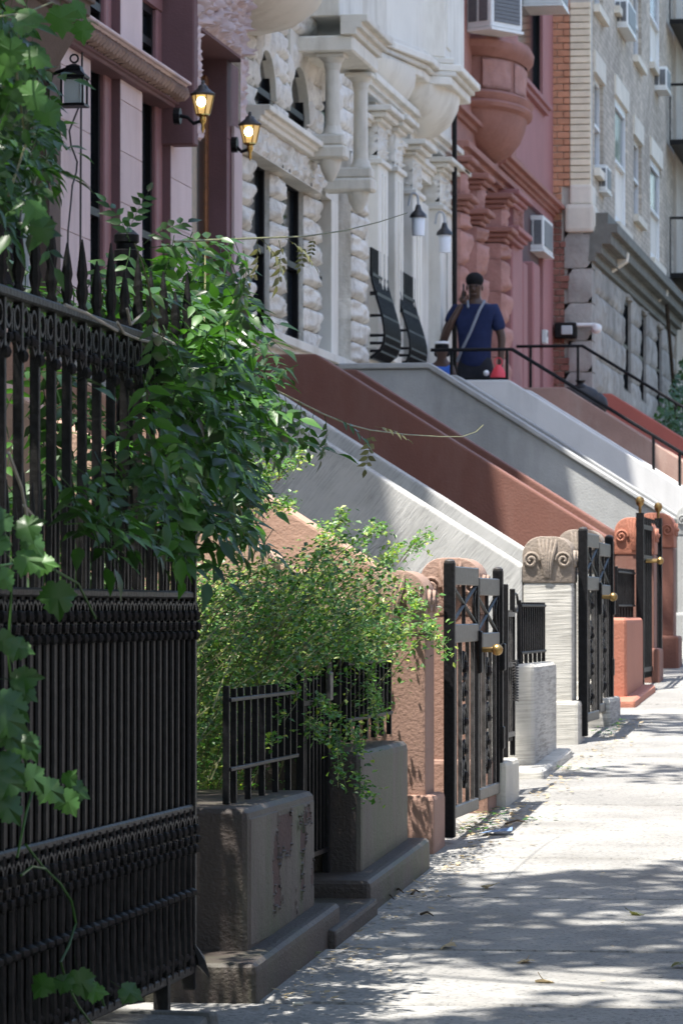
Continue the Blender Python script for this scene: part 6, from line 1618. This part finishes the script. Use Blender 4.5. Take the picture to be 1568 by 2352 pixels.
# man: faces the camera side, head bowed, right hand raised to the ear
DM = DS[4]+1.0; mh = atD(1090, 625, DM); zf = G(DS[4])+1.52
mx = mh.x; top = mh.z; Hm = top-zf
T = thing('person', 'man in a navy T-shirt with a grey cross-body strap holding a hand to his ear', 'person', (mx, DM, zf))
k_ = Hm/1.78
def J(x, y, z): return (mx+x*k_, DM+y*k_, zf+z*k_)
# image-left is -x. the man's raised arm is on the image left
body = [(J(0, 0, .95), (.10, .07)), (J(0, .0, 1.12), (.10, .07)), (J(0, 0, 1.32), (.12, .08)), (J(0, 0, 1.44), (.10, .065)), (J(0, -.01, 1.53), .055), (J(0, -.035, 1.62), (.072, .085)), (J(0, -.05, 1.70), (.068, .085)),
        (J(-.17, 0, 1.42), .062), (J(-.27, -.03, 1.22), .046), (J(-.30, -.08, 1.10), .043), (J(-.21, -.12, 1.30), .036), (J(-.115, -.09, 1.47), .028),
        (J(.17, 0, 1.42), .062), (J(.26, .0, 1.15), .045), (J(.25, -.03, .90), .032), (J(.245, -.05, .83), .028),
        (J(-.09, 0, .82), .06), (J(-.10, -.01, .48), .05), (J(-.10, .02, .1), .042), (J(-.11, -.12, .04), .036),
        (J(.09, 0, .82), .06), (J(.11, -.01, .48), .05), (J(.11, .02, .1), .042), (J(.12, -.12, .04), .036)]
bones = [(0, 1), (1, 2), (2, 3), (3, 4), (4, 5), (5, 6), (3, 7), (7, 8), (8, 9), (9, 10), (10, 11), (3, 12), (12, 13), (13, 14), (14, 15), (0, 16), (16, 17), (17, 18), (18, 19), (0, 20), (20, 21), (21, 22), (22, 23)]
skinned('body', body, bones, skin, T)
# face details
f = MB(); f.sphere(J(0, -.128, 1.605), .017, 8, (1, 1.1, 1.3)); f.sphere(J(0, -.115, 1.56), .024, 8, (1.4, .6, .5))
for s in (-1, 1): f.sphere(J(s*.075, -.03, 1.625), .022, 8, (.5, 1, 1.4))
f.build('face_details', skin, T, smooth=True)
ey = MB()
for s in (-1, 1): ey.sphere(J(s*.030, -.118, 1.64), .010, 6)
ey.build('eyes', hairm, T)
hr = MB(); hr.sphere(J(0, -.025, 1.70), .098*k_, 16, (.90, 1.06, .80)); hr.build('hair', hairm, T, smooth=True)
shirt = [(J(0, 0, .84), (.17, .13)), (J(0, 0, .92), (.175, .132)), (J(0, 0, 1.12), (.175, .135)), (J(0, 0, 1.32), (.205, .14)), (J(0, 0, 1.45), (.13, .09)), (J(-.185, 0, 1.41), .082), (J(-.25, -.02, 1.27), .068), (J(.185, 0, 1.41), .085), (J(.245, 0, 1.20), .074)]
skinned('shirt', shirt, [(0, 1), (1, 2), (2, 3), (3, 4), (3, 5), (5, 6), (3, 7), (7, 8)], navy, T)
tr_ = [(J(0, 0, 1.08), (.15, .11)), (J(0, 0, .97), (.165, .125)), (J(-.095, 0, .80), .105), (J(-.105, -.01, .48), .085), (J(-.105, .02, .12), .07), (J(.095, 0, .80), .105), (J(.115, -.01, .48), .085), (J(.115, .02, .12), .07)]
skinned('trousers', tr_, [(0, 1), (1, 2), (2, 3), (3, 4), (1, 5), (5, 6), (6, 7)], trous, T)
# hand with phone at the ear, hand low holding a red and white packet
def hand(c, d, mat, parent, k=1.0):
    mb = MB(); c = Vector(c); d = Vector(d).normalized(); s = d.orthogonal().normalized(); mb.sphere(c, .036*k, 8, (1, .7, 1.1))
    for i, (o_, l) in enumerate(((-.024, .06), (-.008, .07), (.008, .066), (.023, .052))):
        b = c+s*o_*k+d*.03*k; mb.tube([b, b+d*l*.55*k, b+d*l*.9*k+Vector((0, -.018*k, 0))], [.009*k, .008*k, .006*k], 6)
    mb.tube([c+s*.03*k, c+s*.05*k+d*.03*k, c+s*.045*k+d*.055*k], [.010*k, .009*k, .007*k], 6)
    mb.build('hand', mat, parent, smooth=True)
hand(J(-.105, -.10, 1.51), (.25, -.1, 1), skin, T); hand(J(.245, -.06, .78), (0, 0, -1), skin, T)
MB().box(J(-.098, 0, 0)[0]-.006, J(-.098, 0, 0)[0]+.006, DM-.13, DM-.07, J(0, 0, 1.52)[2], J(0, 0, 1.66)[2]).build('phone', rubber, T, bevel=.003)
stp = MB(); stp.tube([J(.10, -.06, 1.50), J(.06, -.15, 1.40), J(-.02, -.165, 1.2), J(-.12, -.15, 1.0), J(-.16, -.08, .92)], .014, 6); stp.tube([J(-.06, -.08, 1.50), J(-.05, -.12, 1.43)], .012, 5)
stp.build('strap', strapm, T, smooth=True)
# child
DC = DS[4]+.42; ch_ = atD(1014, 778, DC); cz_ = ch_.z; Hc = .93; zf = cz_-Hc; cx_ = ch_.x; kc = Hc/1.15
HV.box('door_step', grey_l, DC-.16, DC+.5, HV.g, zf-.002, 4.88, .45, bevel=.01)
T = thing('person', 'child in a bright blue top with a white band on dark hair, beside the man', 'person', (cx_, DC, zf))
def K(x, y, z): return (cx_+x*kc, DC+y*kc, zf+z*kc)
skinned('body', [(K(0, 0, .52), (.09, .07)), (K(0, 0, .68), (.10, .075)), (K(0, 0, .82), (.09, .06)), (K(0, 0, .90), .035), (K(0, -.01, .98), (.07, .075)), (K(0, -.01, 1.06), (.062, .072)), (K(-.12, 0, .80), .035), (K(-.16, -.02, .62), .026), (K(-.15, -.06, .48), .02), (K(.12, 0, .80), .035), (K(.16, -.02, .64), .026), (K(.17, -.05, .5), .02),
    (K(-.06, 0, .42), .055), (K(-.06, 0, .22), .04), (K(-.06, 0, .05), .028), (K(.06, 0, .42), .055), (K(.06, 0, .22), .04), (K(.06, 0, .05), .028)],
    [(0, 1), (1, 2), (2, 3), (3, 4), (4, 5), (2, 6), (6, 7), (7, 8), (2, 9), (9, 10), (10, 11), (0, 12), (12, 13), (13, 14), (0, 15), (15, 16), (16, 17)], skin, T)
skinned('top', [(K(0, 0, .48), (.115, .09)), (K(0, 0, .66), (.115, .09)), (K(0, 0, .82), (.10, .075)), (K(-.12, 0, .80), .048), (K(.12, 0, .80), .048)], [(0, 1), (1, 2), (2, 3), (2, 4)], bluec, T)
skinned('shorts', [(K(0, 0, .50), (.10, .08)), (K(-.065, 0, .38), .07), (K(-.065, 0, .25), .062), (K(.065, 0, .38), .07), (K(.065, 0, .25), .062)], [(0, 1), (1, 2), (0, 3), (3, 4)], trous, T)
hr = MB(); hr.sphere(K(0, .01, 1.05), .088*kc, 14, (1, 1.05, 1)); hr.sphere(K(-.06, .03, .97), .04*kc, 8); hr.sphere(K(.06, .03, .97), .04*kc, 8); hr.build('hair', hairm, T, smooth=True)
MB().ring(K(0, .0, 1.10), .075*kc, .013, 'xy', 14, 6).build('hair_band', whitec, T, smooth=True)
hand(K(-.15, -.07, .44), (0, 0, -1), skin, T, .7); hand(K(.17, -.06, .46), (0, 0, -1), skin, T, .7)
# red bag and white cup beside the man
bp_ = atD(1144, 852, DM-.25)
T = thing('shopping_bag', 'small bright red plastic bag beside the man behind the handrail', 'bag', (bp_.x, bp_.y, bp_.z-.3))
q = MB(); q.lathe([(.05, -.3), (.085, -.15), (.08, -.05), (.05, .02), (.02, .06)], bp_, 10, sy=.6); q.build('bag_body', redp, T, smooth=True)
MB().ring((bp_.x, bp_.y, bp_.z+.09), .04, .006, 'xz', 10).build('bag_handle', redp, T, smooth=True)
MB().sphere((bp_.x-.12, bp_.y, bp_.z-.02), .03, 8).build('white_tag', whitec, T, smooth=True)
bb = atD(1332, 868, DS[5]+1.0)
T = thing('refuse_bag', 'dark bulging refuse bag behind the farther handrail', 'bag', (bb.x, bb.y, bb.z-.3))
q = MB(); q.sphere((bb.x, bb.y, bb.z-.27), .21, 14, (1.2, .8, .9)); q.sphere((bb.x+.17, bb.y, bb.z-.30), .14, 10); q.build('bag_body', rubber, T, smooth=True); MB().lathe([(.09, 0), (.03, .04), (.06, .07)], (bb.x, bb.y, bb.z-.10), 8).build('bag_neck', rubber, T, smooth=True)

# ------------------------------------------------------------------ litter of leaves and twigs on the pavement
def gpoint(px, py):
    d = ray(px, py); t = -EYE/(d.z-GR*d.y); return Vector((d.x*t, d.y*t, G(d.y*t)))
rl = random.Random(9)
big = [(1208, 2213, 'pale fallen leaf alone on the pavement, the largest at lower centre'), (1031, 2175, 'curled pale leaf right of the nearest wall, below a slab joint'), (705, 2198, 'small leaf at the foot of the nearest plinth'), (1450, 2102, 'fallen leaf near the right edge, mid pavement'),
       (1560, 2225, 'fallen leaf cut by the right edge of the picture'), (790, 2070, 'fallen leaf beside the low gate step'), (735, 2115, 'fallen leaf by the seam of the nearest plinth'), (1246, 2258, 'tiny pale leaf on the slab nearest the camera'), (1130, 2040, 'fallen leaf in a soft sun patch'), (850, 2060, 'fallen leaf at the near corner of the second garden wall')]
for (x, y, lb_) in big:
    p = gpoint(x, y); ob = lobed(rl.uniform(.045, .07), rl.randrange(9)).build('fallen_leaf', leaf_dry if rl.random() < .7 else leaf_pale, None, origin=(0, 0, 0))
    place(ob, p+Vector((0, 0, .012))); ob.rotation_euler = (rl.uniform(-.3, .3), rl.uniform(-.3, .3), rl.uniform(0, 6))
    tag(ob, lb_, 'leaf', 'fallen leaves on the sidewalk')
lit = MB()
def scrap(p, s):
    a = rl.uniform(0, 6); d = Vector((cos(a), sin(a), rl.uniform(-.1, .3))); e = Vector((-sin(a), cos(a), rl.uniform(-.2, .2)))
    p = p+Vector((0, 0, .006)); lit.add([p, p+d*s*.5+e*s*.3, p+d*s, p+d*s*.5-e*s*.3], [(0, 1, 2, 3)])
for i in range(520):
    D_ = rl.uniform(11.6, 24); x = -2.02+abs(rl.gauss(0, .10)); scrap(Vector((x, D_, G(D_))), rl.uniform(.012, .04))
for i in range(260):
    D_ = rl.uniform(11, 30); x = rl.uniform(-2, 0.5); scrap(Vector((x, D_, G(D_))), rl.uniform(.008, .022))
for i in range(160):
    D_ = rl.uniform(16.7, 18.2); scrap(Vector((-2.05+rl.uniform(-.1, .12), D_, G(D_))), rl.uniform(.015, .04))
ob = lit.build('leaf_litter', leaf_dry); stuff(ob); tag(ob, 'scraps of dry leaves blown against the walls along the sidewalk', 'leaf litter')
gl = MB(); lit = gl
for i in range(70): D_ = rl.uniform(16.8, 18.0); scrap(Vector((-2.06+rl.uniform(-.06, .06), D_, G(D_)+.01)), rl.uniform(.02, .045))
for i in range(60): D_ = rl.uniform(22.6, 23.8); scrap(Vector((-2.06+rl.uniform(-.06, .10), D_, G(D_)+.01)), rl.uniform(.02, .05))
for (xx, yy) in ((1210, 1890), (1330, 1772), (1270, 1770)):
    p0 = gpoint(xx, yy)
    for i in range(14): scrap(p0+Vector((rl.gauss(0, .05), rl.gauss(0, .12), .01)), rl.uniform(.02, .05))
ob = gl.build('leaf_litter', leaf_y); stuff(ob); tag(ob, 'small green leaf scraps under the iron gates', 'leaf litter')
tw = MB()
for (x, y, w, h) in [(890, 2035, 30, -18), (905, 2052, 22, 4), (945, 2060, 18, -6), (1160, 1897, 50, -4), (965, 2107, 30, 2), (880, 2060, 24, 10)]:
    a, b = gpoint(x, y), gpoint(x+w, y+h); tw.tube([a+Vector((0, 0, .01)), (a+b)/2+Vector((0, 0, .02)), b+Vector((0, 0, .008))], [.005, .004, .002], 5)
ob = tw.build('twigs', bark, smooth=True); stuff(ob); tag(ob, 'dark fallen twigs scattered near the wall foot', 'twigs')
p = gpoint(672, 2310)
tag(MB().tube([(p.x, p.y, p.z+.006), (p.x+.03, p.y+.004, p.z+.006)], .005, 8).build('cigarette_butt', lt_stone, smooth=True), 'tiny cigarette butt near the corner of the peeling wall', 'cigarette butt')
p = gpoint(1012, 2150)
p = gpoint(1138, 1918)
o = MB().add([(p.x-.06, p.y-.05, p.z+.01), (p.x+.07, p.y-.03, p.z+.02), (p.x+.06, p.y+.08, p.z+.03), (p.x-.05, p.y+.06, p.z+.012)], [(0, 1, 2, 3)]).build('wrapper', plain('blue_film', (.2, .3, .5), .2))
tag(o, 'crumpled bluish wrapper at the base of the first big gate post', 'litter')
ch = MB()
for i in range(150):
    D_ = rl.uniform(10.8, 20); x = rl.uniform(-2, .8); r = rl.uniform(.004, .012); pc_ = Vector((x, D_, G(D_)+.0055)); n = 7
    ch.add([pc_+Vector((r*cos(2*pi*k/n)*rl.uniform(.7, 1.2), r*sin(2*pi*k/n)*rl.uniform(.7, 1.2), 0)) for k in range(n)], [tuple(range(n))])
ob = ch.build('gum_spots', stone('trodden_gum', (.10, .10, .098), .2, 20)); stuff(ob); tag(ob, 'dark trodden gum spots dotted over the pavement', 'gum spots')
